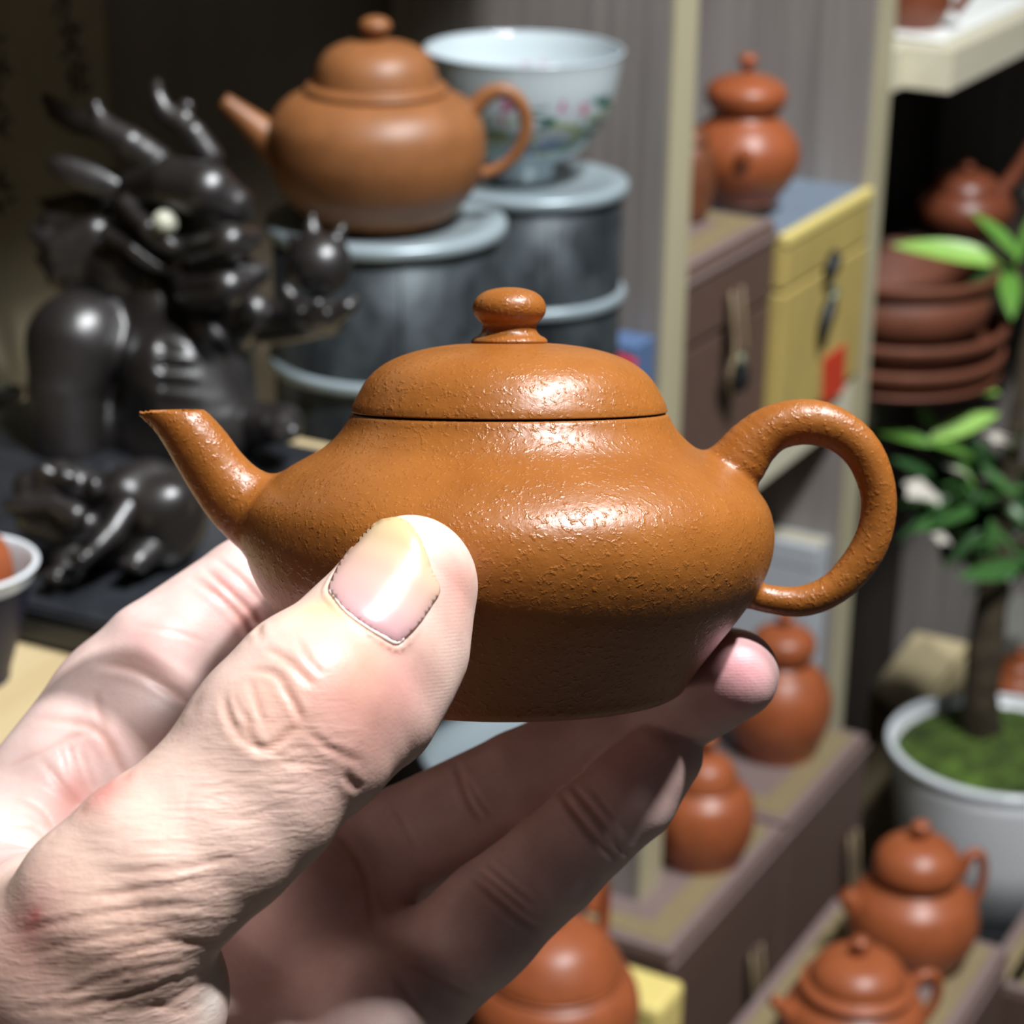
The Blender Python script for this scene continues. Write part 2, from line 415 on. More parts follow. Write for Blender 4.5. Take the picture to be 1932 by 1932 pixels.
# scroll with brush writing, hung flat on the back panel
ty = -DEP + 0.0008
def on_plane_t(px, py, t): s, z, k = on_front(px, py, t); return s, z
sR = on_plane_t(207, 100, -DEP)[0]; sL = on_plane_t(-120, 100, -DEP)[0]
scroll = thing('calligraphy_scroll', 'dim paper scroll with brushed characters hanging on the dark back panel', 'scroll', cab(sR, -DEP, CAM[2] - 0.36), CABROT)
box('paper', sL - sR - 0.02, 0, -0.0016, -0.0002, 0.0, 0.33, M_PAPER, scroll)
box('border', -0.0035, 0.0, -0.0022, -0.0002, 0.0, 0.33, M_BACK, scroll)
def ch_text(body, px, py, hpx, ):
    s, z, k = on_front(px, py, -DEP)
    cu = bpy.data.curves.new('character', 'FONT'); cu.body = body; cu.align_x = 'CENTER'; cu.align_y = 'CENTER'
    cu.size = hpx * k / F * 1.15; cu.extrude = 0.0002; cu.offset = 0.00035; cu.materials.append(M_INK)
    o = bpy.data.objects.new('character', cu); COL.objects.link(o)
    me = bpy.data.meshes.new_from_object(o.evaluated_get(bpy.context.evaluated_depsgraph_get())); bpy.data.objects.remove(o)
    o = bpy.data.objects.new('character', me); COL.objects.link(o); o.parent = scroll
    o.location = (s - sR, -0.0018, z - (CAM[2] - 0.36)); o.rotation_euler = (math.pi / 2, 0, 0)
for b, px, py in (('文', 128, 78), ('化', 142, 150)):
    ch_text(b, px, py, 62)
def brush_mark(px, py, hpx, seed):
    r = random.Random(seed); s, z, k = on_front(px, py, -DEP); u = hpx * k / F
    V, Fc = [], []
    for q in range(4):
        x0, z0 = r.uniform(-.4, .1) * u, r.uniform(-.35, .4) * u; a = r.choice((0.1, -0.9, -2.2, -1.57)); L = r.uniform(.35, .6) * u
        rows = [(x0 + math.cos(a) * L * t, 0, z0 + math.sin(a) * L * t, u * (0.05 + 0.03 * math.sin(3 * t))) for t in (0, .35, .7, 1)]
        v, f = tube(rows, 8, 8, squash=0.05); Fc.append(f + sum(len(x) for x in V)); V.append(v)
    V = np.vstack(V); V[:, 1] = np.clip(V[:, 1], -0.0004, 0.0004)
    o = put_mesh('character', V, np.vstack(Fc), M_INK, scroll); o.location = (s - sR, -0.0018, z - (CAM[2] - 0.36))
for i, (px, py) in enumerate(((120, 8), (2, 92), (0, 165), (0, 238), (2, 305), (0, 372))): brush_mark(px, py, 66, i)

# ------------------------------------------------------------------ tea ware
def cone_rows(rows, u):
    return [(x * u, y * u, z * u, r * u) for x, y, z, r in rows]
def pot(name, label, pos, u, mat, body, lid, knob, spout=None, handle=None, yaw=0.0, cat='teapot', group=None, mouth=True):
    """profiles in photo pixels (r, z) scaled by u metres per pixel, z up from the foot"""
    t = thing(name, label, cat, pos, yaw, group)
    B = np.array(body, float) * u
    B = np.vstack([[1e-5, 0.0], B])
    V, Fq = lathe(B, 56, 56); put_mesh('body', V, Fq, mat, t)
    if lid:
        L = np.array(lid, float) * u
        V, Fq = lathe(np.vstack([[1e-5, L[0][1]], L]), 56, 40); lo = put_mesh('lid', V, Fq, mat, t)
        if knob:
            V, Fq = lathe(np.array(knob, float) * u, 32, 24); put_mesh('knob', V, Fq, mat, lo)
    if spout:
        V, Fq = tube(cone_rows(spout, u), 26, 24); put_mesh('spout', V, Fq, mat, t)
    if handle:
        V, Fq = tube(cone_rows(handle, u), 40, 16); put_mesh('handle', V, Fq, mat, t)
    return t

def tin(label, px, py, depth, rpx, heights, name='tea_tin', group='grey metal tea tins', base=None):
    c = at(px, py, depth); u = depth / F; r = rpx * u; zb = base if base is not None else Z_TABLE
    H = c[2] - zb
    t = thing(name, label, 'tin', (c[0], c[1], zb), 0.3, group)
    V, Fq = lathe([(1e-5, 0.0), (r * .93, 0), (r * .94, .001), (r * .94, H - .003), (r * .90, H - .002), (1e-5, H - .002)], 72)
    put_mesh('body', V, Fq, M_TIN, t)
    e = r * .012
    V, Fq = lathe([(r * .90, H - .0055), (r * .985, H - .0055), (r, H - .0045), (r, H - .0015), (r * .985, H - .0003), (r * .80, H), (r * .78, H - .0008), (1e-5, H - .0008)], 96)
    put_mesh('lid', V, Fq, M_TINRIM, t)
    for hz in heights:
        z = H - hz
        if z < .004: continue
        V, Fq = lathe([(r * .93, z - .0028), (r * .985, z - .0024), (r, z - .001), (r, z + .001), (r * .985, z + .0022), (r * .93, z + .0028)], 96, 18)
        put_mesh('band', V, Fq, M_TINRIM, t)
    V, Fq = lathe([(r * .90, 0), (r * .985, 0), (r, .001), (r, .0035), (r * .97, .0048), (r * .93, .005)], 72)
    put_mesh('foot_rim', V, Fq, M_TINRIM, t)
    for a in (2.2, 4.6):
        V, Fq = tube([(math.cos(a) * r * .94, math.sin(a) * r * .94, .005, .0006), (math.cos(a) * r * .94, math.sin(a) * r * .94, H - .006, .0006)], 4, 6)
        put_mesh('seam', V, Fq, M_TIN, t)
    return t
tin('grey metal tea tin under the brown teapot, left of the two tins', 728, 410, 0.95, 229, (.0615,))
tin('grey metal tea tin under the painted bowl, right of the two tins', 1005, 335, 1.06, 182, (.055,))

# brown teapot on the front tin
bp = at(712, 404, 0.945); U = 0.945 / F
bp[2] = at(728, 410, 0.95)[2]
def SQ(body, lid, knob, spout, handle, k=.93):
    f = lambda rows: [(r[0], r[1] * k) for r in rows]; g = lambda rows: [(r[0], r[1], r[2] * k, r[3]) for r in rows]
    return f(body), f(lid), f(knob), g(spout), g(handle)
pot('teapot', 'matte brown teapot with a straight spout standing on the front tin', bp, U, M_BACKPOT, *SQ(
    [(104, 0), (112, 4), (150, 24), (184, 72), (200, 120), (203, 160), (196, 205), (172, 240), (140, 258), (118, 262)],
    [(116, 262), (131, 264), (132, 271), (126, 276), (117, 279), (114, 292), (106, 318), (90, 340), (62, 355), (25, 362), (1, 364)],
    [(13, 358), (13, 368), (20, 374), (28, 384), (29, 393), (24, 402), (12, 408), (.5, 409)],
    [(-130, 0, 118, 60), (-172, 0, 142, 46), (-205, 0, 168, 33), (-248, 0, 208, 22), (-284, 0, 240, 15)],
    [(160, 0, 222, 26), (180, 0, 232, 19), (206, 0, 258, 16), (240, 0, 266, 14), (270, 0, 236, 13), (278, 0, 192, 12), (264, 0, 146, 12), (232, 0, 112, 11), (192, 0, 96, 12)]))

# painted bowl on the rear tin
bc = at(985, 335, 1.06); U2 = 1.06 / F; bc[2] = at(1005, 335, 1.06)[2]
bowl = thing('bowl', 'white porcelain bowl painted with flower sprays standing on the rear tin', 'bowl', bc)
pr = [(56, 0), (60, 2), (60, 26), (64, 32), (96, 48), (130, 78), (158, 120), (174, 172), (183, 226), (186, 240), (183, 241), (178, 228), (168, 176), (150, 124), (120, 82), (70, 52), (1, 46)]
V, Fq = lathe(np.array(pr) * U2, 96, 80); put_mesh('body', V, Fq, M_BOWL, bowl)
rim = [(182, 238), (186.5, 240), (186, 243), (183, 244), (181, 241)]
V, Fq = lathe(np.array(rim) * U2, 96); put_mesh('rim', V, Fq, M_PORC, bowl)
V, Fq = lathe(np.array([(52, 0), (57, -0.5), (61, 0), (61, 3), (57, 4)]) * U2, 64); put_mesh('foot', V, Fq, M_PORC, bowl)

# blue card and red tag beside the rear tin
s0, z0, k0 = on_front(1200, 720, -0.10)
cc = cab(-.0145, -.012, Z_TABLE)
tag(box('card_box', -.012, .012, -.01, .01, 0, .032, M_BLUECARD, None, .001), 'small blue card box between the rear tin and the pale post', 'box')
o = bpy.data.objects['card_box']; o.location = (cc[0], cc[1], Z_TABLE + .0002); o.rotation_euler = (0, 0, CABROT)
bm2 = box_bm(-.008, .008, -.0008, .0008, 0, .034, .0006)
o = bm_obj('tag', bm2, M_REDTAG); tag(o, 'small red paper tag leaning against the rear tin beside the blue box', 'tag')
tp = cab(-.051, -.0085, Z_TABLE); o.location = (tp[0], tp[1], Z_TABLE + .0012); o.rotation_euler = (-.12, .32, -.1)

# black tray on the table, tea cup with a small pot in it
def quad_z(name, pts, z0, z1, mat, parent=None, bev=.002):
    bm = bmesh.new(); b = [bm.verts.new((p[0], p[1], z0)) for p in pts]; t = [bm.verts.new((p[0], p[1], z1)) for p in pts]
    bm.faces.new(b[::-1]); bm.faces.new(t); m = len(pts)
    for i in range(m): bm.faces.new((b[i], b[(i + 1) % m], t[(i + 1) % m], t[i]))
    bmesh.ops.bevel(bm, geom=list(bm.edges), offset=bev, segments=2, affect='EDGES'); bmesh.ops.recalc_face_normals(bm, faces=bm.faces)
    return bm_obj(name, bm, mat, parent)
Z_TRAY = Z_RISE + 0.014
f0 = on_z(20, 1208, Z_RISE); f1 = on_z(520, 1330, Z_RISE)
fd = f1 - f0; fd /= np.linalg.norm(fd); bk = np.array([-fd[1], fd[0], 0.0])
if bk[1] < 0: bk = -bk
A = f0 - fd * .12; Bq = f0 + fd * min(.155, (.044 - N @ (f0 - P1)) / max(1e-3, N @ fd))
traypts = [A, Bq, Bq + bk * .172, A + bk * .172]
tray = thing('tray', 'black slate tray under the dark tea figurines', 'tray', (f0[0], f0[1], Z_RISE))
for nm, zz0, zz1, ins in (('slab', 0.0, .011, 0.0), ('lip', .0105, .014, 0.0)):
    q = quad_z(nm, [p - f0 for p in traypts], zz0 + .0002, zz1, M_SLATE, tray, .0015)
cpx = at(-74, 1063, 0.69); u3 = 0.69 / F; kc = .69 / .64
cup = thing('tea_cup', 'white tea cup with a dark blue outside at the left edge', 'cup', (cpx[0], cpx[1], Z_RISE))
ch = cpx[2] - Z_RISE
sk = lambda rows: [(r * kc, z) for r, z in rows]
V, Fq = lathe(sk([(1e-5, 0), (.010, 0), (.0115, .0005), (.012, .004), (.016, ch * .45), (.0205, ch - .004), (.0212, ch - .001)]), 64, 48); put_mesh('body', V, Fq, M_NAVY, cup)
V, Fq = lathe(sk([(.0205, ch - .0045), (.0216, ch - .001), (.0222, ch), (.0216, ch + .0004), (.0200, ch - .0015), (.0160, ch * .5), (.011, .006), (1e-5, .005)]), 64, 44); put_mesh('lining', V, Fq, M_WHITE, cup)
pot('miniature_teapot', 'small orange clay teapot sitting in the white tea cup', (cpx[0], cpx[1], Z_RISE + .0125), u3 * 1.1, M_ORANGE,
    [(40, 0), (58, 12), (78, 60), (88, 120), (84, 165), (66, 195), (50, 204)], [(50, 204), (54, 206), (48, 222), (26, 236), (1, 240)], [(8, 236), (9, 242), (13, 250), (8, 260), (.5, 262)])

# third tin, low in the shade below the hand
tin('small silver tin glimpsed low between the thumb and the ring finger', 958, 1412, 1.15, 166, (), base=ZB)

# ------------------------------------------------------------------ boxes in the cabinet
def clasp(parent, x, z, y, L=.052, wd=.0155, k=1.0):
    """leather strap with gold studs, hanging in front of a box face (local y = -outwards)"""
    bm = bmesh.new(); n = 10
    prof = [(0.0, wd * .5), (.55, wd * .5), (.62, wd * .62), (.72, wd * .8), (.82, wd * .74), (.92, wd * .4), (1.0, wd * .08)]
    V = []
    for f, hw in prof:
        zz = z - f * L; yy = y - .0025 - .004 * math.sin(f * math.pi) * k
        V += [(x - hw, yy, zz), (x + hw, yy, zz), (x + hw, yy - .0014, zz), (x - hw, yy - .0014, zz)]
    Fc = []
    for i in range(len(prof) - 1):
        a = i * 4
        for q in range(4): Fc.append((a + q, a + (q + 1) % 4, a + 4 + (q + 1) % 4, a + 4 + q))
    Fc += [(3, 2, 1, 0), tuple(len(V) - 4 + i for i in range(4))]
    st = put_mesh('strap', V, Fc, M_BROWN, parent, False)
    for sgn in (-1, 1):
        rows = [(x + sgn * hw * .86, y - .0045 - .004 * math.sin(f * math.pi) * k, z - f * L, .0011) for f, hw in prof]
        v, f = tube(rows, 16, 8); put_mesh('stitched_edge', v, f, M_FRET, st)
    v, f = lathe([(1e-5, 0), (.0026, .001), (.0048, .006), (.0042, .013), (.002, .018), (1e-5, .019)], 20, 18)
    tg = put_mesh('toggle', v, f, M_BLACK, parent); tg.location = (x, y - .0095, z - L * .94)
    v, f = lathe([(1e-5, 0), (.003, .0006), (.0036, .002), (.003, .0034), (1e-5, .004)], 16, 12)
    tg2 = put_mesh('stud', v, f, M_JADE, parent); tg2.location = (x - .0026, y - .0085, z - L * .62); tg2.rotation_euler = (math.pi / 2, 0, 0)

def chest(label, s0, s1, t1, depth, z0, z1, clasps, group='brown brocade gift boxes', name='brocade_box', cl=.052):
    o = cab(s0, t1, z0); H = z1 - z0; W = s1 - s0
    t = thing(name, label, 'box', o, CABROT, group)
    box('body', 0, W, 0.0015, depth, 0, H * .64, M_BROWN, t, .002)
    box('lid', 0, W, 0, depth, H * .645, H, M_BROWN, t, .0035)
    box('lid_top', .0012, W - .0012, .0012, depth - .001, H - .0005, H + .0016, M_LID, t, .0008)
    bw = .016
    for nm, a in (('fretwork_band', (.008, W - .008, .008, .008 + bw)), ('fretwork_band', (.008, W - .008, depth - .008 - bw, depth - .008)),
                  ('fretwork_band', (.008, .008 + bw, .008 + bw, depth - .008 - bw)), ('fretwork_band', (W - .008 - bw, W - .008, .008 + bw, depth - .008 - bw))):
        if a[3] > a[2]: box(nm, a[0], a[1], a[2], a[3], H + .0014, H + .0024, M_FRET, t, .0003)
    box('moulding', -.0006, W + .0006, -.0012, .002, H - .009, H - .0055, M_LID, t, .0008)
    for c in clasps: clasp(t, c, H * .82, 0, cl)
    return t
# brown box and yellow box on the second shelf
zb1 = on_front(1390, 468)[1]; sy = on_front(1474, 500)[0]; sye = on_front(1633, 420)[0]
T0 = -0.003
c1 = on_front(1385, 560)[0]
b1 = chest('brown brocade box with a strap clasp standing between the pale post and the yellow box', TH + .002, sy - .001, T0, .125, Z_SHELF2, zb1, [c1 - TH - .002], cl=.062)
zy = on_front(1550, 405)[1]
yb = thing('silk_box', 'tall yellow silk box with black peg clasp and red seal', 'box', cab(sy, T0 + .006, Z_SHELF2), CABROT)
W = sye - sy; H = zy - Z_SHELF2
box('body', 0, W, 0, .12, 0, H - .034, M_YELLOW, yb, .002)
box('lid', 0, W, 0, .12, H - .0335, H, M_YELLOW, yb, .003)
box('lid_edge', -.0004, W + .0004, -.001, .006, H - .006, H + .001, M_YELLOWTRIM, yb, .0015)
box('lid_top', .002, W - .002, .006, .119, H - .001, H + .0008, M_BLUETOP, yb, .0006)
def on_y(px, py): s, z, k = on_front(px, py, T0 + .006); return s - sy, z - Z_SHELF2
bx, bz = on_y(1560, 495)
for nm, mat, pts, r in (('peg_cap', M_BLACK, [(1562, 470, 3), (1563, 485, 13), (1556, 510, 12), (1552, 528, 5)], 1), ('peg_loop', M_JADE, [(1560, 535, 4), (1563, 550, 9), (1557, 565, 7)], 1), ('peg', M_BLACK, [(1560, 560, 8), (1552, 585, 13), (1543, 620, 11), (1540, 655, 4)], 1)):
    rows = [(on_y(x, y)[0], -.004, on_y(x, y)[1], rr * 1.42 / F) for x, y, rr in pts]
    v, f = tube(rows, 18, 14); put_mesh(nm, v, f, mat, yb)
p0 = on_y(1553, 770); p1 = on_y(1592, 655)
bm = bmesh.new()
vs = [bm.verts.new((x, -.0009, z)) for x, z in (on_y(1552, 678), on_y(1594, 648), on_y(1590, 735), on_y(1550, 765))]
bm.faces.new(vs); r_ = bmesh.ops.extrude_face_region(bm, geom=bm.faces[:]); bmesh.ops.translate(bm, vec=(0, .0012, 0), verts=[v for v in r_['geom'] if isinstance(v, bmesh.types.BMVert)]); bmesh.ops.recalc_face_normals(bm, faces=bm.faces)
bm_obj('seal', bm, M_RED, yb)

# low row of brown boxes
ZL = Z_LOWTOP
sl0 = on_front(1268, 1800, T_L)[0]; slm = on_front(1500, 1590, T_L)[0]; sl1 = on_front(1642, 1365, T_L)[0]
slm = (sl0 + sl1) / 2 + .012
ca = on_front(1418, 1740, T_L)[0]; cb = on_front(1600, 1540, T_L)[0]
chest('nearer brown brocade box of the low row, with a hanging strap clasp', sl0, slm - .001, T_L + .0, .115, ZB, ZL, [ca - sl0], cl=.07)
chest('farther brown brocade box of the low row, beside the white planter', slm + .001, sl1, T_L + .0, .115, ZB, ZL, [cb - slm], cl=.07)
# front box under the two teapots
ZF = CAM[2] - .722
qc = on_z(1905, 1792, ZF); sF = D @ (qc - P1); tF = N @ (qc - P1)
chest('brown brocade box under the two front teapots at the lower right', sF - .26, sF, tF, .11, ZB, ZF, [.03, .22], cl=.06)
# box beyond it, only its clasp in view
q2 = on_z(1915, 1850, ZF - .02)
chest('dark brocade box in the lower right corner, only its strap clasp showing', sF + .012, sF + .14, tF + .02, .04, ZB, ZF - .035, [.018], cl=.05)
# pale grey card box against the second partition
pg = [on_front(x, y, -.004) for x, y in ((1648, 965), (1641, 1330))]
gb = thing('carton', 'upright pale grey card box leaning by the second post above the low row', 'box', cab(S2 - .004, -.004, ZL + .0025), CABROT)
gh = on_front(1640, 965, -.004)[1] - ZL
box('body', -.018, 0.003, .003, .115, 0, gh, M_PALEBOX, gb, .0012)
box('lid', -.0185, 0.0035, .0025, .1155, gh - .016, gh + .0006, M_PALEBOX, gb, .0012)
box('top_tape', -.013, -.002, .0022, .1158, gh + .0002, gh + .0012, M_EDGE, gb, .0003)
# yellow box at the bottom
yq = on_z(1292, 1850, .82); sq = D @ (yq - P1); tq = N @ (yq - P1)
yl = thing('silk_box', 'yellow silk box at the bottom edge behind the lowest teapot', 'box', cab(sq - .032, tq, ZB), CABROT)
hz = .82 - ZB
box('body', 0, .032, 0, .045, 0, hz - .032, M_YELLOW, yl, .002); box('lid', -.0005, .0325, -.0005, .0455, hz - .0315, hz, M_YELLOWTRIM, yl, .004)
v, f = tube([(.016, -.003, hz - .022, .002), (.016, -.004, hz - .034, .004), (.016, -.003, hz - .05, .002)], 10, 10); put_mesh('peg', v, f, M_BLACK, yl)

# ------------------------------------------------------------------ other clay pots
def depth_on_z(px, py, z):
    q = on_z(px, py, z); return q, (q - CAM) @ FW
G_POTS = 'orange clay pots set out in the cabinet'
# gourd shaped pot on the two chests of the second shelf
q, dp = depth_on_z(1398, 372, zb1 + .0024); u = dp / F
pot('gourd_teapot', 'glossy orange gourd shaped teapot with two lobes on top of the brown brocade box', q, u, M_ORANGE,
    [(66, 0), (70, 4), (86, 26), (102, 56), (107, 82), (102, 108), (84, 134), (66, 150), (59, 160), (60, 168)],
    [(60, 168), (70, 175), (76, 190), (74, 206), (60, 220), (34, 230), (12, 234), (1, 235)],
    [(7, 233), (7, 240), (12, 246), (17, 253), (17, 262), (11, 269), (.5, 271)],
    [(-60, 0, 72, 26), (-86, 0, 80, 20), (-108, -6, 96, 16), (-117, -10, 112, 12), (-120, -11, 118, 7), (-121, -11, 121, 1)], None, yaw=math.radians(-150) + math.pi + .9, group='orange clay pots set out in the cabinet')
# brown pot half hidden behind the pale post
q, dp = depth_on_z(1308, 402, zb1 + .0024); q = q + FW * -.012; u = dp / F
pot('teapot', 'dull brown teapot mostly hidden behind the pale post', (q[0] - .006, q[1] + .0, zb1 + .0024), u, M_DARKCLAY,
    [(36, 0), (44, 10), (52, 40), (56, 80), (50, 120), (38, 146)], [(38, 146), (42, 150), (30, 168), (1, 176)], [(6, 175), (12, 186), (.5, 194)])
# two pots on the low row
q, dp = depth_on_z(1466, 1412, ZL + .0024); u = dp / F
pot('gourd_teapot', 'orange gourd teapot on the farther brown box by the grey card box', q, u, M_ORANGE,
    [(66, 0), (74, 10), (92, 54), (98, 92), (92, 130), (72, 162), (52, 178), (44, 188)],
    [(44, 188), (54, 196), (60, 214), (56, 234), (38, 248), (14, 254), (1, 255)],
    [(7, 253), (8, 260), (14, 268), (14, 278), (.5, 286)], None, None, yaw=2.2, group='orange clay pots set out in the cabinet')
q, dp = depth_on_z(1322, 1612, ZL + .0024); u = dp / F
pot('teapot', 'round orange teapot on the nearer brown box right beside the first pale post', q, u, M_ORANGE,
    [(70, 0), (78, 8), (94, 50), (98, 92), (88, 130), (66, 152), (56, 158)],
    [(56, 158), (62, 162), (58, 178), (46, 198), (22, 212), (1, 215)],
    [(10, 213), (10, 222), (18, 234), (20, 248), (12, 258), (.5, 260)], None, None, group='orange clay pots set out in the cabinet')
# big pot at the bottom edge
qz = at(1040, 1985, 1.10); u = 1.10 / F
dn = thing('display_stand', 'low dark wooden stand under the lowest orange teapot', 'stand', (qz[0], qz[1], ZB), .4)
box('top', -.05, .05, -.05, .05, qz[2] - ZB - .012, qz[2] - ZB - .0005, M_DARKDECK, dn, .002)
for x in (-1, 1):
    for y in (-1, 1): box('leg', x * .043 - .005, x * .043 + .005, y * .043 - .005, y * .043 + .005, 0, qz[2] - ZB - .011, M_DARKDECK, dn, .001)
pot('teapot', 'large orange teapot cut off by the bottom edge, below the little finger', qz, u, M_ORANGE,
    [(112, 0), (122, 10), (150, 50), (164, 96), (160, 140), (142, 172), (122, 184)],
    [(122, 184), (130, 190), (126, 206), (110, 234), (84, 262), (44, 280), (1, 286)],
    [(14, 284), (14, 292), (22, 302), (26, 314), (18, 326), (.5, 330)], None,
    [(70, 60, 270, 13), (84, 84, 322, 12), (92, 104, 320, 11), (98, 120, 262, 11), (96, 118, 190, 12)], yaw=0.0, group='orange clay pots set out in the cabinet')
# two teapots on the front box
q, dp = depth_on_z(1715, 1806, ZF + .0024); u = dp / F
pot('teapot', 'orange lidded teapot with looped handle, farther one of the front box pair', q, u, M_ORANGE,
    [(84, 0), (92, 8), (116, 50), (122, 96), (110, 136), (86, 160), (72, 170), (70, 186)],
    [(70, 186), (80, 192), (82, 204), (74, 228), (52, 248), (24, 256), (1, 257)],
    [(13, 255), (11, 264), (16, 272), (18, 284), (10, 292), (.5, 293)],
    [(-84, 0, 96, 34), (-112, 0, 118, 24), (-132, 0, 146, 17)],
    [(82, 0, 176, 13), (98, 0, 214, 11), (118, 0, 216, 10), (128, 0, 180, 9), (122, 0, 130, 9), (104, 0, 104, 10)], yaw=.12, group='orange clay pots set out in the cabinet')
q, dp = depth_on_z(1606, 1988, ZF + .0024); u = dp / F
pot('teapot', 'orange teapot with a flanged lid and loop handle, nearer of the front box pair', q + np.array([0, 0, 0]), u, M_ORANGE,
    [(92, 0), (100, 8), (126, 44), (134, 82), (124, 116), (102, 136), (92, 144)],
    [(92, 144), (104, 150), (106, 158), (98, 163), (90, 168), (84, 190), (62, 210), (30, 218), (1, 219)],
    [(12, 217), (10, 226), (16, 236), (18, 248), (10, 256), (.5, 258)],
    [(-96, 0, 84, 36), (-122, 0, 100, 24), (-150, 0, 128, 15), (-164, 0, 136, 11)],
    [(98, 0, 126, 14), (124, 0, 158, 12), (152, 0, 156, 11), (160, 0, 118, 10), (144, 0, 74, 10), (118, 0, 54, 11)], yaw=.18, group='orange clay pots set out in the cabinet')

# third bay: stacked planter trays, dark teapot, pot on the upper shelf
Z3 = Z_SHELF2 - .025
dd = 1.45
while D @ (at(1690, 600, dd) - P1) < S2 + TH + .006 + 212 * dd / F: dd += .002
st = at(1690, 600, dd); u = dd / F
zt = at(1690, 482, dd)[2]
Hs = zt - Z3
h1, h2, h3, h4 = [(a * u) for a in (104, 50, 50, 0)]
lev = [(0.0, Hs - h1 - h2 - h3, 203), (Hs - h1 - h2 - h3, Hs - h1 - h2, 208), (Hs - h1 - h2, Hs - h1, 210), (Hs - h1, Hs, 185)]
names = ['tall brown clay planter at the bottom of the stack behind the plant', 'brown clay saucer second from the bottom of the planter stack', 'brown clay saucer third from the bottom of the planter stack', 'brown clay bowl on top of the planter stack']
for (a, b, r), nm in zip(lev, names):
    r *= u; h = (b - a) - .0006; k = min(.0078, h * .5)
    t = thing('clay_planter', nm, 'planter', (st[0], st[1], Z3 + a), 0, 'brown clay planters stacked in the third bay')
    V, Fq = lathe([(1e-5, 0), (r * .90, 0), (r * .92, .001), (r * .955, h - k), (r * .955, h - k), (r * .93, h - k), (r * .88, .004), (1e-5, .004)], 64); put_mesh('body', V, Fq, M_TRAYCLAY, t)
    V, Fq = lathe([(r * .945, h - k), (r, h - k + .0006), (r, h - .0008), (r * .99, h), (r * .94, h), (r * .93, h - k)], 72); put_mesh('rim', V, Fq, M_TRAYCLAY, t)
q = at(1815, 440, 1.62); u = 1.62 / F
sd = thing('display_stand', 'dark wooden riser behind the planter stack holding the dark teapot', 'stand', (q[0], q[1], Z3), CABROT)
box('block', -.05, .05, -.035, .035, 0, q[2] - Z3 - .004, M_DARKDECK, sd, .002); box('top', -.054, .054, -.039, .039, q[2] - Z3 - .004, q[2] - Z3, M_DARKDECK, sd, .001)
pot('teapot', 'dark brown teapot in the shadowed third bay above the planter stack', q, u, M_RUST,
    [(56, 0), (64, 8), (86, 30), (92, 54), (80, 78), (60, 88)], [(60, 88), (64, 92), (52, 108), (28, 118), (1, 120)], [(8, 119), (14, 130), (.5, 138)],
    [(-60, 0, 50, 26), (-92, 0, 66, 15)], [(70, 0, 80, 14), (98, 0, 120, 13), (124, 0, 170, 11)], yaw=.15)
q = on_z(1752, 58, Z_S3); u = ((q - CAM) @ FW) / F
cl = cab(s3 + .02, .024, Z_S3)
bm = bmesh.new(); nx, ny = 24, 10
gv = [[bm.verts.new((-.004 + .2 * i / nx, .006 + .11 * j / ny, .0012 + .0022 * abs(math.sin(i * 1.3 + j * .7)) * (j / ny))) for j in range(ny + 1)] for i in range(nx + 1)]
for i in range(nx):
    for j in range(ny): bm.faces.new((gv[i][j], gv[i + 1][j], gv[i + 1][j + 1], gv[i][j + 1]))
r_ = bmesh.ops.extrude_face_region(bm, geom=bm.faces[:]); bmesh.ops.translate(bm, vec=(0, 0, .001), verts=[v for v in r_['geom'] if isinstance(v, bmesh.types.BMVert)]); bmesh.ops.recalc_face_normals(bm, faces=bm.faces)
o = bm_obj('cloth', bm, M_CLOTH, None, True); tag(o, 'white cloth spread on the pale upper shelf at the top right', 'cloth'); o.location = tuple(cl); o.rotation_euler = (0, 0, CABROT)
pot('teapot', 'red brown pot on the upper shelf beside the white cloth', (q[0] - .012, q[1], Z_S3), u * 1.0, M_RUST,
    [(46, 0), (54, 8), (70, 40), (76, 78), (66, 110), (48, 126)], [(48, 126), (54, 130), (44, 148), (1, 160)], [(8, 159), (14, 170), (.5, 180)],
    None, [(60, 0, 118, 12), (96, 0, 120, 11), (104, 0, 80, 10), (80, 0, 40, 11)], yaw=-.3)
# beige flat carton and small things at the back of the low deck
zc = CAM[2] - .80
pA, pB, pC, pD = on_z(1640, 1300, zc), on_z(1728, 1190, zc), on_z(1828, 1213, zc), on_z(1712, 1358, zc)
ct = thing('carton', 'beige flat cardboard box behind the white planter', 'box', (pA[0], pA[1], ZB))
quad_z('body', [np.array(p) - pA for p in (pA, pD, pC, pB)], 0, zc - ZB - .012, M_BEIGE, ct, .001); 
quad_z('lid', [np.array(p) - pA for p in (pA, pD, pC, pB)], zc - ZB - .0118, zc - ZB, M_BEIGE, ct, .0015)
q = at(1915, 1345, 1.72); u = 1.72 / F
gbx = thing('carton', 'grey box at the right edge behind the planter', 'box', (q[0] + .04, q[1] + .06, ZB), CABROT)
box('body', -.03, .06, 0, .05, 0, at(1900, 1200, 1.75)[2] - ZB - .02, M_GREYSTONE, gbx, .002); box('lid', -.031, .061, -.001, .051, at(1900, 1200, 1.75)[2] - ZB - .0195, at(1900, 1200, 1.75)[2] - ZB, M_GREYSTONE, gbx, .002)
sd = thing('display_stand', 'dark block at the right edge under the small orange pot', 'stand', (q[0], q[1], ZB), CABROT)
box('block', -.035, .035, -.03, .03, 0, q[2] - ZB - .003, M_DARKDECK, sd, .002); box('top', -.037, .037, -.032, .032, q[2] - ZB - .003, q[2] - ZB, M_DARKDECK, sd, .001)
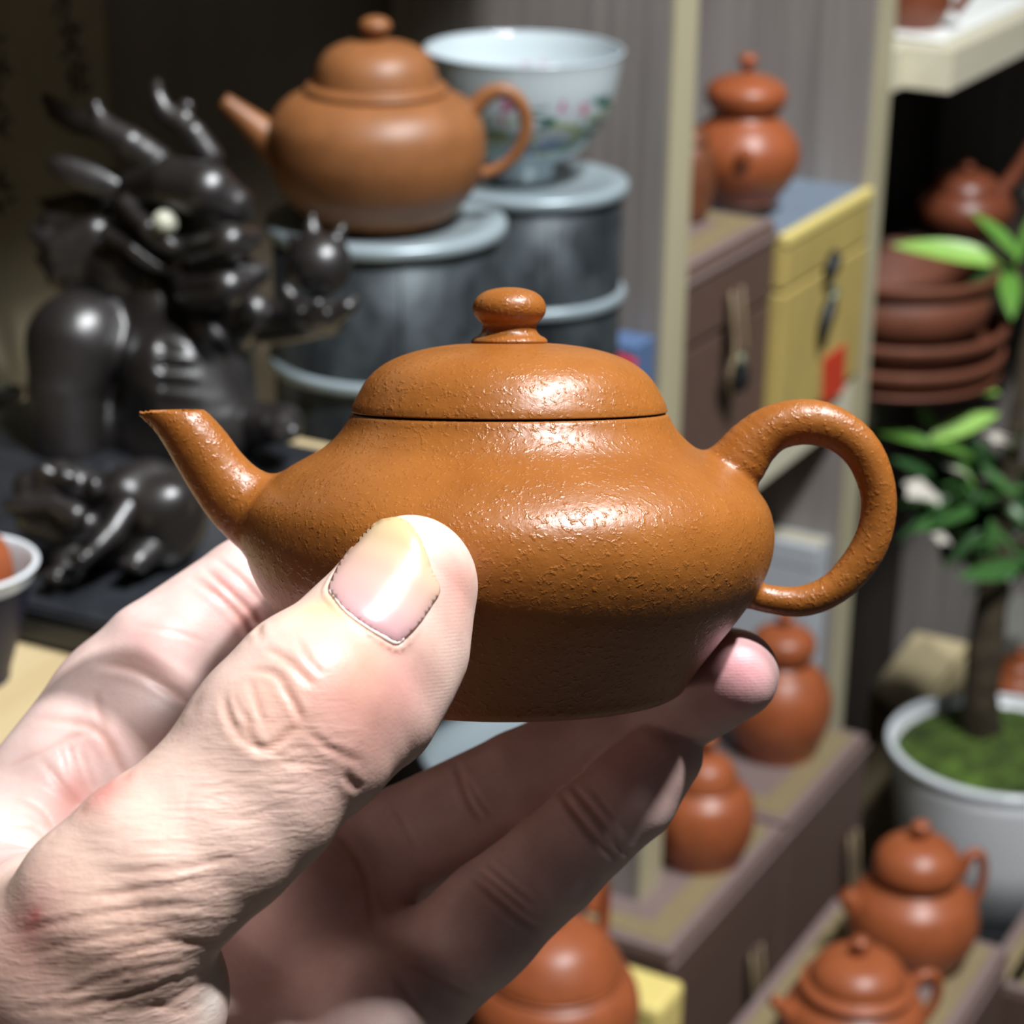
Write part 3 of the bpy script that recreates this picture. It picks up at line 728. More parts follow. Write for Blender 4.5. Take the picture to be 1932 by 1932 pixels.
pot('teapot', 'small orange pot half cut off at the right edge behind the plant trunk', q, u, M_ORANGE,
    [(40, 0), (48, 8), (62, 40), (56, 76), (38, 92)], [(38, 92), (42, 96), (30, 112), (1, 120)], [(6, 119), (12, 130), (.5, 138)], group='orange clay pots set out in the cabinet')

# ------------------------------------------------------------------ plant in the white planter
ZP = CAM[2] - .845
q, dp = depth_on_z(1878, 1700, ZP); u = dp / F
# planter axis: rim ellipse centred near (1885, 1400)
Rm = 214 * u; zr = None
best = 9
for zz in np.linspace(ZP + .05, ZP + .2, 300):
    pt = np.array([q[0], q[1] + .03, zz]); v = pt - CAM; py = 966 - F * (v @ UP) / (v @ FW)
    if abs(py - 1402) < best: best = abs(py - 1402); zr = zz
pc = np.array([q[0], q[1] + .03, ZP]); Hp = zr - ZP
tag(box('planter_stand', -.085, .085, -.085, .085, 0, ZP - ZB - .0005, M_BLACK, None, .003), 'black square block under the white planter', 'stand')
bpy.data.objects['planter_stand'].location = (pc[0], pc[1], ZB); bpy.data.objects['planter_stand'].rotation_euler = (0, 0, CABROT)
pl = thing('potted_plant', 'leafy green bonsai like plant in a round white planter with moss', 'plant', pc)
V, Fq = lathe([(1e-5, 0), (Rm * .72, 0), (Rm * .76, .002), (Rm * .86, Hp * .4), (Rm * .95, Hp * .85), (Rm * .965, Hp - .004), (Rm * .93, Hp - .005), (Rm * .90, Hp - .02), (1e-5, Hp - .02)], 96); put_mesh('planter', V, Fq, M_PLANTER, pl)
V, Fq = lathe([(Rm * .94, Hp - .0055), (Rm * .985, Hp - .005), (Rm, Hp - .002), (Rm * .985, Hp), (Rm * .94, Hp + .0002), (Rm * .925, Hp - .003)], 96, 24); put_mesh('rim', V, Fq, M_WHITE, pl)
ms = bmesh.new(); bmesh.ops.create_uvsphere(ms, u_segments=64, v_segments=24, radius=1)
from mathutils import noise as mnoise
for v in ms.verts:
    nn = mnoise.noise(v.co * 6) * .14 + mnoise.noise(v.co * 17) * .08
    v.co = Vector((v.co.x * Rm * .92, v.co.y * Rm * .92, Hp - .014 + (v.co.z * .020 if v.co.z > 0 else v.co.z * .004) * (1 + 2.0 * nn) + .006 * nn))
o = bm_obj('moss', ms, M_MOSS, pl, True); o['kind'] = 'stuff'
def loc(px, py, depth): return at(px, py, depth) - pc
dtr = ((pc - CAM) @ FW) - .05
tr = [(*loc(1852, 1430, dtr + .04), 0.019), (*loc(1850, 1330, dtr), 0.013), (*loc(1862, 1200, dtr - .02), .012), (*loc(1880, 1080, dtr - .03), .010), (*loc(1895, 940, dtr - .04), .008), (*loc(1925, 760, dtr - .05), .006), (*loc(1955, 540, dtr - .06), .004)]
V, Fq = tube(tr, 60, 14)
nz = np.array([mnoise.noise(Vector(v * 90)) for v in V]); V = V + (nz * .0016)[:, None]
put_mesh('trunk', V, Fq, M_BARK, pl)
for k, (a, b, c_) in enumerate((((1880, 1080), (1800, 1010), (1740, 930)), ((1893, 960), (1830, 900), (1770, 850)), ((1900, 900), (1960, 860), (2000, 800)), ((1945, 600), (1925, 520), (1890, 470)), ((1885, 1050), (1950, 1010), (2010, 1000)))):
    v, f = tube([(*loc(*a, dtr - .03), .0035), (*loc(*b, dtr - .04), .0026), (*loc(*c_, dtr - .045), .0012)], 14, 8); put_mesh('branch', v, f, M_BARK, pl)
def leaf_mesh(Lf, Wd, curl, fold):
    n, V, Fc = 9, [], []
    for i in range(n):
        t = i / (n - 1); w_ = Wd * (math.sin(math.pi * min(1, t * .97 + .03)) ** .8) * (1 - .25 * t)
        x = Lf * t; z = -curl * Lf * t * t
        V += [(x, -w_, z + fold * w_), (x, 0, z), (x, w_, z + fold * w_)]
    for i in range(n - 1):
        a = i * 3; Fc += [(a, a + 1, a + 4, a + 3), (a + 1, a + 2, a + 5, a + 4)]
    return V, Fc
lmeshes = []
for mi, mat in enumerate(M_LEAFS):
    for (Lf, Wd, cu_, fo) in ((1, .105, .25, .25), (1, .09, .1, .35)):
        v, f = leaf_mesh(Lf, Wd, cu_, fo); o = put_mesh('leaf', v, f, mat, pl); md = o.data; lmeshes.append(md); bpy.data.objects.remove(o)
def put_leaf(px0, py0, px1, py1, d0, d1, mi, var=0, wide=1.0, roll=None):
    a = loc(px0, py0, d0); b = loc(px1, py1, d1); x = b - a; L = np.linalg.norm(x); x = x / L
    upv = np.array([0, -.45, .9]) + RNG.normal(0, .25, 3) if roll is None else np.array(roll, float)
    y = np.cross(upv, x); y /= np.linalg.norm(y); z = np.cross(x, y)
    o = bpy.data.objects.new('leaf', lmeshes[mi * 2 + var]); COL.objects.link(o); o.parent = pl
    o.matrix_local = Matrix(((x[0] * L, y[0] * L * wide, z[0] * L, a[0]), (x[1] * L, y[1] * L * wide, z[1] * L, a[1]), (x[2] * L, y[2] * L * wide, z[2] * L, a[2]), (0, 0, 0, 1)))
dl = dtr - .06
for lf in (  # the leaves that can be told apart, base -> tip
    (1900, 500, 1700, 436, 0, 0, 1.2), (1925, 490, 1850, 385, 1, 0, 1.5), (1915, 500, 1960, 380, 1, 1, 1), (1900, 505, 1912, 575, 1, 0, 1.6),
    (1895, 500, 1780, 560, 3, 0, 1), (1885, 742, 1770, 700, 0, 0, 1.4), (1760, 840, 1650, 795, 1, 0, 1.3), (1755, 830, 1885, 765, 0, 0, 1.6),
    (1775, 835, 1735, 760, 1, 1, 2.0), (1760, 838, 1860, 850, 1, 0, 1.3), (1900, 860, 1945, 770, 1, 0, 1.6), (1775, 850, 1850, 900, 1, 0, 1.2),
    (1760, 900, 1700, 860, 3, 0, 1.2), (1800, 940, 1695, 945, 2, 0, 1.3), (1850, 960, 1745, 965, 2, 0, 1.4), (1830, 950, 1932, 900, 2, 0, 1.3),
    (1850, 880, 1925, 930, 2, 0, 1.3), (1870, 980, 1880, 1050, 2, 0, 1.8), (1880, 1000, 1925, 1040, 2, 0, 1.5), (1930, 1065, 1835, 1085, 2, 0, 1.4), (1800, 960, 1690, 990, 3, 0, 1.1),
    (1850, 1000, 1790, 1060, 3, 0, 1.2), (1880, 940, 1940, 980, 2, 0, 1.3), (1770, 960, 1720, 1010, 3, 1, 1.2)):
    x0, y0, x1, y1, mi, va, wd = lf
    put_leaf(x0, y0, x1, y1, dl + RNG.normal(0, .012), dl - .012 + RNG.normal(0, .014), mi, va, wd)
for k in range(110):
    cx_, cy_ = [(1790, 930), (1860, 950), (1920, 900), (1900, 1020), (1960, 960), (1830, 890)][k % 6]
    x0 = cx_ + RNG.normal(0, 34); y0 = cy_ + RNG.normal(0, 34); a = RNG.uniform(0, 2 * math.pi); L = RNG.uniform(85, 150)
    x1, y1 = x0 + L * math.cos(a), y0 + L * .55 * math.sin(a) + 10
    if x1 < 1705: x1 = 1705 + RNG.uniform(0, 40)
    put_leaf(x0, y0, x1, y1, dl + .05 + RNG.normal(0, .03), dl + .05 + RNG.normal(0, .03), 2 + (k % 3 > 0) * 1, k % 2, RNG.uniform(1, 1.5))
for k, (x, y) in enumerate(((1735, 920), (1757, 928), (1812, 885), (1888, 820), (1905, 828), (1775, 1005))):
    bm = bmesh.new()
    for p in range(5):
        a = p * 2 * math.pi / 5; v, f = leaf_mesh(.009, .0042, .3, -.2); vs = [bm.verts.new((vx * math.cos(a) - vy * math.sin(a), vx * math.sin(a) + vy * math.cos(a), vz)) for vx, vy, vz in v]
        for ff in f: bm.faces.new([vs[i] for i in ff])
    o = bm_obj('blossom', bm, M_BLOSSOM, pl, True); o.location = tuple(loc(x, y, dl - .02)); o.rotation_euler = (RNG.uniform(.1, .8), RNG.uniform(-.4, .4), RNG.uniform(0, 3)); o.scale = (1.2,) * 3

# ------------------------------------------------------------------ dark glazed dragon and reclining creature
def PXC(rows, dep): return [(at(x, y, dep + dz), r * dep / F) for x, y, dz, r in rows]
def blob_fn(chains, blobs, k, dep, carve=()):
    CH = [PXC(c, dep) for c in chains]; u = dep / F
    BL = []
    for x, y, dz, rx, ry, rz, a in blobs:
        ca_, sa_ = math.cos(math.radians(a)), math.sin(math.radians(a))
        BL.append((at(x, y, dep + dz), np.array([RT * ca_ + UP * sa_, -RT * sa_ + UP * ca_, FW]), np.array([rx, ry, rz]) * u))
    CV = [PXC(c, dep) for c in carve]
    def f(P):
        d = None
        for c in CH:
            e = chain_d(P, c) if len(c) > 1 else np.linalg.norm(P - c[0][0], axis=1) - c[0][1]
            d = e if d is None else smin(d, e, k)
        for c, A_, r in BL:
            e = ell_d(P, c, A_, r); d = e if d is None else smin(d, e, k)
        for c in CV:
            d = smax(d, -chain_d(P, c), k * .6)
        return d
    pts = [p for c in CH for p, r in c] + [b[0] for b in BL]; rad = max([r for c in CH for p, r in c] + [max(b[2]) for b in BL])
    return f, np.min(pts, 0) - rad - .003, np.max(pts, 0) + rad + .003
def sculpt(name, parent, org, chains=(), blobs=(), k=.004, dep=.86, h=.0011, carve=(), mat=None):
    f, lo, hi = blob_fn(chains, blobs, k, dep, carve)
    V, Q = mesh_sdf(f, lo, hi, h, 1)
    return put_mesh(name, V - org, Q, mat or M_DRAGON, parent)
DD = .862
org = np.array([at(290, 850, DD)[0], at(290, 850, DD)[1], 0]); zst = at(290, 862, DD)[2]; org[2] = zst
org[2] = Z_TRAY
dr = thing('dragon_figurine', 'dark glazed horned dragon figurine raising a pearl in its fist', 'figurine', org)
sculpt('body', dr, org, [
    [(300, 560, .006, 92), (330, 640, .004, 105), (360, 730, .002, 122), (350, 830, .006, 130)],
    [(200, 600, .004, 60), (150, 650, -.006, 84), (120, 740, -.008, 70), (130, 840, -.006, 62)],
    [(440, 610, -.002, 62), (478, 590, -.012, 40)],
    [(330, 700, -.012, 96), (390, 800, -.008, 100)], [(215, 700, .012, 70), (225, 800, .012, 80)]],
    [(140, 640, -.006, 92, 84, 80, 40)], .007, DD, carve=[[(310, y, -.030, 7), (390, y + 6, -.033, 7), (470, y - 2, -.026, 7)] for y in (655, 690, 726, 764, 802)])
sculpt('head', dr, org, [
    [(300, 430, .004, 100), (350, 440, -.006, 82), (410, 458, -.020, 58)],                       # skull to snout
    [(258, 350, -.014, 34), (325, 346, -.026, 50), (390, 362, -.032, 54), (438, 386, -.030, 38)],  # brow plate
    [(235, 385, -.02, 16), (280, 430, -.026, 20), (330, 468, -.026, 18), (380, 455, -.026, 16)],   # cheek fold
    [(200, 440, -.014, 14), (250, 470, -.020, 15), (300, 505, -.020, 13), (330, 500, -.02, 9)],    # whisker cords
    [(380, 474, -.032, 30), (432, 458, -.046, 36), (476, 446, -.036, 18)],                        # nose
    [(345, 500, -.014, 32), (366, 552, -.028, 34), (428, 542, -.044, 36), (488, 514, -.036, 21)],  # lower lip
    [(355, 480, -.022, 18), (400, 500, -.028, 16), (470, 492, -.028, 11)],                        # upper lip
    [(240, 520, .004, 80), (300, 560, .004, 70)],
    [(170, 400, .004, 36), (100, 420, .004, 26), (66, 425, .004, 8)], [(180, 440, .0, 40), (110, 470, .0, 30), (62, 440, .002, 10)], [(190, 480, .002, 44), (120, 510, .002, 32), (75, 490, .002, 10)], [(205, 520, .004, 46), (150, 545, .004, 30), (100, 530, .004, 10)],
    [(180, 380, .004, 24), (120, 385, .004, 18), (75, 380, .004, 6)]],
    [(448, 400, -.024, 16, 14, 14, 0)], .0035, DD, carve=[[(360, 512, -.04, 9), (420, 506, -.046, 10), (480, 500, -.044, 7)], [(255, 395, -.036, 8), (320, 404, -.042, 13), (385, 420, -.044, 9)], [(462, 456, -.05, 4), (455, 458, -.04, 4)]], h=.001)
sculpt('eye', dr, org, [[(312, 420, -.030, 24)]], [], .002, DD, .0008, mat=M_EYE)
sculpt('horn', dr, org, [[(296, 306, -.016, 31), (245, 270, -.020, 30), (195, 242, -.018, 27), (150, 232, -.012, 25), (110, 210, -.008, 22), (88, 186, -.004, 11)], [(196, 240, -.018, 14), (182, 205, -.02, 11), (180, 198, -.02, 11)]], [], .003, DD)
sculpt('horn', dr, org, [[(395, 296, -.012, 26), (365, 250, -.014, 23), (335, 226, -.012, 21), (310, 210, -.012, 19), (298, 182, -.012, 15), (296, 158, -.01, 10)], [(345, 228, -.012, 11), (355, 200, -.014, 11), (348, 196, -.014, 10)]], [], .003, DD)
sculpt('ear', dr, org, [], [(168, 335, -.012, 86, 30, 16, -22)], .002, DD, carve=[[(120, 322, -.026, 10), (170, 348, -.03, 17), (205, 358, -.03, 12)]])
sculpt('arm', dr, org, [[(470, 600, -.004, 46), (520, 610, -.010, 40), (575, 600, -.016, 42), (620, 596, -.016, 36)], [(560, 590, -.024, 22), (548, 560, -.03, 15), (540, 548, -.03, 12)], [(620, 600, -.026, 22), (655, 580, -.03, 17), (668, 568, -.028, 13)], [(590, 600, -.03, 20), (600, 575, -.034, 13)]], [], .003, DD)
pe = sculpt('pearl', dr, org, [[(606, 500, -.016, 58)], [(570, 470, -.012, 26), (548, 448, -.012, 7)], [(590, 460, -.014, 26), (588, 425, -.014, 14), (590, 405, -.014, 5)], [(630, 460, -.016, 22), (642, 436, -.018, 10), (648, 425, -.018, 5)], [(560, 510, -.012, 26), (545, 480, -.012, 6)]], [], .002, DD)
sculpt('paw', dr, org, [[(470, 800, -.012, 44), (535, 798, -.024, 36)], [(535, 800, -.03, 22), (550, 815, -.034, 16)], [(520, 808, -.03, 20), (528, 824, -.034, 15)]], [], .003, DD)

q = on_z(205, 1078, Z_TRAY); DP_ = (q - CAM) @ FW
cr = thing('creature_figurine', 'dark glazed reclining creature figurine on the black tray', 'figurine', q)
sculpt('body', cr, q, [[(310, 960, .006, 84), (250, 950, .004, 74), (180, 960, .004, 60)], [(300, 1000, .004, 80), (200, 1030, .006, 54)], [(235, 930, -.006, 40), (280, 905, .002, 40)]],
       [(300, 955, -.008, 60, 46, 40, 25)], .005, DP_ , h=.0009)
sculpt('head', cr, q, [[(60, 920, -.004, 36), (110, 912, -.004, 46), (165, 918, -.004, 34)], [(24, 955, -.010, 17), (55, 955, -.012, 18), (106, 952, -.014, 20), (142, 972, -.016, 24)], [(60, 985, -.006, 30), (120, 1005, -.008, 32), (165, 990, -.006, 28)],
       [(84, 888, -.012, 14), (90, 892, -.012, 14)], [(178, 915, -.012, 15), (182, 925, -.012, 14)], [(122, 898, -.014, 15), (132, 902, -.014, 14)]], [], .003, DP_, h=.0009, carve=[[(50, 930, -.024, 6), (110, 932, -.028, 8), (160, 945, -.026, 6)], [(60, 985, -.024, 5), (110, 990, -.03, 6), (160, 1000, -.026, 5)]])
for ch in ([(240, 960, -.010, 26), (210, 1005, -.016, 24), (185, 1030, -.020, 17), (158, 1054, -.022, 15), (140, 1052, -.022, 11)], [(290, 1030, -.004, 34), (262, 1058, -.012, 25), (240, 1066, -.014, 15)], [(130, 1050, -.008, 30), (118, 1082, -.016, 20), (92, 1090, -.018, 14)]):
    sculpt('leg', cr, q, [ch, [(ch[-1][0] - 4, ch[-1][1] - 2, ch[-1][2] - .003, 9), (ch[-1][0] + 14, ch[-1][1] + 3, ch[-1][2] - .005, 9)]], [], .003, DP_, h=.0009)

# ------------------------------------------------------------------ the held teapot
PD = 0.352; UP_ = PD / F                                  # metres per photo pixel at the pot's axis
o3 = at(961, 777, PD)                                     # seam centre
ta = math.radians(5.4)
AX = UP * math.cos(ta) + (-FW) * math.sin(ta)             # pot axis
PX = RT; PY = np.cross(AX, PX)                            # local x right, y away
HELD = Matrix(((PX[0], PY[0], AX[0], o3[0]), (PX[1], PY[1], AX[1], o3[1]), (PX[2], PY[2], AX[2], o3[2]), (0, 0, 0, 1)))
held = thing('teapot', 'caramel brown clay teapot held up in the hand, sharp in the foreground', 'teapot')
held.rotation_mode = 'QUATERNION'; held.matrix_world = HELD
prof = np.array([(-2, 297), (3, 298.5), (12, 303), (25, 310), (43, 324), (63, 345), (83, 378), (103, 414), (128, 448), (153, 473), (183, 491), (223, 499.5), (263, 497), (303, 485), (343, 464), (383, 436), (423, 405), (463, 374), (500, 347), (525, 332), (535, 325)], float)
pz = -prof[:, 0] * UP_; prr = prof[:, 1] * UP_
zz_ = np.linspace(pz[-1], pz[0], 400)
dense = crom(np.stack([prr, pz], 1), 600); order = np.argsort(dense[:, 1])
rz_ = np.interp(zz_, dense[order, 1], dense[order, 0]); ker = np.ones(9) / 9
rz_ = np.convolve(np.pad(rz_, 4, mode='edge'), ker, 'valid'); sl_ = np.gradient(rz_, zz_)
def L3(x, y, r=None):
    """photo pixel on the pot's axis plane -> local point"""
    p = np.array([(x - 961) * UP_, 0.0, -(y - 777) * UP_]); return p if r is None else (p, r * UP_)
SP = [L3(560, 1000, 88), L3(498, 975, 78), L3(446, 938, 67), L3(408, 893, 60), L3(380, 850, 57), L3(352, 812, 51), L3(318, 782, 40), L3(270, 757, 25)]
SPI = [L3(352, 812, 40), L3(318, 780, 30), L3(262, 750, 18)]
HD = [L3(1330, 925, 60), L3(1385, 882, 56), L3(1420, 838, 49), L3(1464, 806, 44), L3(1528, 796, 43), L3(1588, 815, 40), L3(1634, 860, 37), L3(1659, 930, 34.5), L3(1655, 1000, 34), L3(1628, 1060, 34), L3(1578, 1113, 31), L3(1520, 1137, 29.5), L3(1460, 1134, 27), L3(1415, 1122, 27), L3(1370, 1100, 30)]
def densify(ch, n):
    R = crom(np.array([list(p) + [r] for p, r in ch]), n); return [(q[:3], q[3]) for q in R]
SPd, HDd = densify(SP, 26), densify(HD, 46)
z_bot, z_top = pz[-1], pz[0]
def f_body(P):
    r = np.hypot(P[:, 0], P[:, 1]); z = P[:, 2]
    R = np.interp(z, zz_, rz_); S_ = np.interp(z, zz_, sl_)
    d = (r - R) / np.sqrt(1 + S_ * S_)
    d = smax(d, z_bot - z, .0016); d = smax(d, z - (-2 * UP_), .0006)
    cav = np.maximum(r - 262 * UP_, -(z + 60 * UP_))
    return np.maximum(d, -cav)
def f_spout(P):
    d = chain_d(P, SPd)
    d = np.maximum(d, P[:, 2] + 776.5 * 0 - (-(774.5 - 777) * UP_) - (P[:, 0] + 650 * UP_) * 0.02)
    return np.maximum(d, -chain_d(P, SPI))
def f_handle(P): return chain_d(P, HDd)
def f_pot(P):
    b = f_body(P); s_ = f_spout(P); h_ = f_handle(P)
    return smin(smin(b, s_, 22 * UP_), h_, 16 * UP_)
lo = np.array([-730, -520, -590]) * UP_; hi = np.array([760, 520, 60]) * UP_
V, Q = mesh_sdf(f_pot, lo, hi, .00062, 3)
cen = V[Q].mean(1)
lab = np.argmin(np.stack([f_body(cen), f_spout(cen) + .0006, f_handle(cen) + .0004]), 0)
nrm = grad(lambda P: f_pot(P), V, .0002)
for k, nm in enumerate(('body', 'spout', 'handle')):
    q = Q[lab == k]; used = np.unique(q); mp_ = -np.ones(len(V), int); mp_[used] = np.arange(len(used))
    o = put_mesh(nm, V[used], mp_[q], M_HELD, held)
    o.data.normals_split_custom_set_from_vertices([tuple(v) for v in nrm[used]])
lp = np.array([(0.5, 8), (250, 8), (288, 4), (296, .8), (297.5, 2.0), (297, 6), (294, 16), (286, 32), (272, 56), (252, 78), (225, 96), (190, 110), (150, 120), (110, 126), (74, 129), (40, 131), (.5, 132)], float) * UP_
Vl, Fl = lathe(np.vstack([lp[:4], crom(lp[3:], 60)]), 160); lid = put_mesh('lid', Vl, Fl, M_HELD, held)
kp = np.array([(66, 126), (71, 130), (71.5, 134), (67, 139), (58, 144), (52, 151), (50.5, 159), (53, 167), (61, 175), (67, 184), (69, 194), (67, 205), (60, 216), (48, 225), (30, 231), (12, 233.5), (.5, 234)], float) * UP_
Vl, Fl = lathe(kp, 96, 80); put_mesh('knob', Vl, Fl, M_HELD, lid)
bp_ = np.array([(.5, 0), (230, 0), (262, 6), (262, 50), (255, 50), (250, 30), (.5, 30)], float) * UP_

# ------------------------------------------------------------------ the hand
def H(x, y, d, r): return (at(x, y, d), r * d / F)
def U_(ch): return [H(*c) for c in ch]
palm = [
    (U_([(225, 1335, .389, 128), (60, 1560, .376, 140), (-150, 1830, .350, 170)]), .010),       # index metacarpal
    (U_([(425, 1450, .397, 125), (240, 1690, .383, 140), (-20, 2000, .350, 170)]), .012),       # middle
    (U_([(640, 1660, .386, 118), (440, 1850, .376, 135), (130, 2150, .346, 160)]), .012),       # ring
    (U_([(765, 1860, .373, 118), (560, 2000, .366, 135), (260, 2250, .340, 150)]), .012),       # little
    (U_([(60, 1900, .358, 190), (180, 2150, .342, 200)]), .014),
    (U_([(-60, 2080, .330, 290), (-420, 2560, .300, 330), (-1000, 3300, .27, 400)]), .02),      # wrist and forearm
]
thumb = U_([(774, 1087, .3035, 116), (738, 1148, .3015, 129), (695, 1213, .2990, 145), (613, 1305, .2950, 163), (554, 1402, .2915, 161), (479, 1494, .2885, 170),
            (401, 1560, .2865, 178), (300, 1638, .2845, 186), (215, 1726, .2840, 196), (150, 1840, .2870, 215), (60, 1990, .296, 250)])
thenar = U_([(235, 1880, .291, 198), (200, 1990, .300, 215), (40, 2100, .315, 250)])
web = U_([(70, 1760, .302, 150), (-60, 1730, .330, 150), (-120, 1800, .350, 160)])
knuckle = U_([(560, 1330, .2885, 128), (500, 1370, .2875, 128)])
thumb_pad = U_([(800, 1125, .3085, 86), (775, 1235, .3045, 106), (718, 1342, .2990, 108), (655, 1424, .2935, 74)])
index = U_([(225, 1335, .389, 122), (300, 1245, .389, 116), (470, 1118, .396, 104), (580, 1040, .402, 97), (690, 985, .401, 92), (800, 965, .397, 80)])
middle = U_([(425, 1450, .397, 118), (530, 1330, .407, 104), (690, 1195, .414, 100), (820, 1120, .411, 92), (960, 1080, .402, 78)])
ring = U_([(640, 1668, .386, 116), (760, 1590, .385, 106), (985, 1478, .382, 101), (1110, 1415, .3795, 96), (1240, 1350, .374, 92), (1330, 1300, .3645, 90), (1382, 1272, .3605, 88)])
little = U_([(770, 1870, .373, 116), (842, 1806, .372, 109), (935, 1722, .371, 106), (1038, 1636, .3695, 98), (1110, 1568, .3685, 92), (1190, 1500, .3680, 89), (1252, 1424, .3675, 75)])
def pad(P, x, y, d, r): c, rr = H(x, y, d, r); return np.linalg.norm(P - c, axis=1) - rr
def f_palm(P):
    d = None
    for ch, k in palm:
        e = chain_d(P, ch); d = e if d is None else smin(d, e, .013)
    # fleshy pads below the finger roots and the hollow of the palm
    for x, y, dd_, r in ((285, 1390, .383, 105), (560, 1690, .373, 105), (700, 1900, .361, 105)):
        d = smin(d, pad(P, x, y, dd_, r), .008)
    return d
def f_hand(P):
    pm = f_palm(P)
    out = smin(pm, chain_d(P, index, .0008), .004)
    out = np.minimum(out, smin(pm, chain_d(P, middle, .0008), .004))
    out = smin(out, smin(pm, chain_d(P, ring, .0008), .0035), .0006)
    out = smin(out, smin(pm, smin(chain_d(P, little, .0008), pad(P, 900, 1770, .3675, 92), .004), .0035), .0006)
    th = smin(chain_d(P, thumb, .001), chain_d(P, knuckle), .008)
    th = smin(th, chain_d(P, thumb_pad), .006)
    th = smin(th, chain_d(P, thenar), .0035)
    th = smin(th, chain_d(P, web), .010)
    return smin(out, th, .0012)
lo = at(966, 966, .33) + np.array([-.16, -.135, -.14]); hi = at(966, 966, .33) + np.array([.05, .125, .045])
V, Q = mesh_sdf(f_hand, lo, hi, .00088, 2)
print('hand verts', len(V))
hand = put_mesh('hand', V, Q, MC.m)
# one level of subdivision, then creases are pressed into the skin
md = hand.modifiers.new('s', 'SUBSURF'); md.levels = 1; md.render_levels = 1
dg = bpy.context.evaluated_depsgraph_get(); me2 = bpy.data.meshes.new_from_object(hand.evaluated_get(dg)); hand.modifiers.clear(); hand.data = me2
nv = len(me2.vertices); V = np.empty(nv * 3, np.float32); me2.vertices.foreach_get('co', V); V = V.reshape(-1, 3).astype(float)
NR = np.empty(nv * 3, np.float32); me2.vertices.foreach_get('normal', NR); NR = NR.reshape(-1, 3).astype(float)
bvh = BVHTree.FromPolygons([tuple(v) for v in V], [tuple(p.vertices) for p in me2.polygons])
def hit(px, py):
    h = bvh.ray_cast(Vector(CAM), Vector(ray(px, py)).normalized()); return None if h[0] is None else np.array(h[0])
disp = np.zeros(nv); red = np.zeros(nv)
vis = ((CAM - V) * NR).sum(1) > -0.02
def crease(pts, depth, width, ridge=0.35, jit=0.0):
    P = crom(np.array(pts, float), max(6, int(np.linalg.norm(np.diff(np.array(pts, float), axis=0), axis=1).sum() / 14)))
    if jit: P = P + RNG.normal(0, jit, P.shape)
    S3 = [hit(*p) for p in P]; S3 = [p for p in S3 if p is not None]
    if len(S3) < 3: return
    S3 = np.array(S3); d2 = np.diff(S3, axis=0); cut = np.linalg.norm(d2, axis=1)
    lo_, hi_ = S3.min(0) - width * 4, S3.max(0) + width * 4
    m = np.where(((V > lo_) & (V < hi_)).all(1) & vis)[0]
    if not len(m): return
    best = np.full(len(m), 9.0); tt = np.zeros(len(m)); n = len(S3)
    for i in range(n - 1):
        if cut[i] > .006: continue
        ab = d2[i]; t = np.clip(((V[m] - S3[i]) @ ab) / (ab @ ab + 1e-15), 0, 1)
        dd_ = np.linalg.norm(V[m] - S3[i] - t[:, None] * ab, axis=1); b = dd_ < best; best[b] = dd_[b]; tt[b] = (i + t[b]) / (n - 1)
    fade = np.clip(np.minimum(tt, 1 - tt) * 5, 0, 1)
    x = best / width
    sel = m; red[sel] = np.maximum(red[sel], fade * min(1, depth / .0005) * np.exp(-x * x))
    disp[m] += fade * depth * 0.40 * (-np.exp(-x * x) + ridge * np.exp(-((x - 2.0) / 1.0) ** 2))
mm = .001
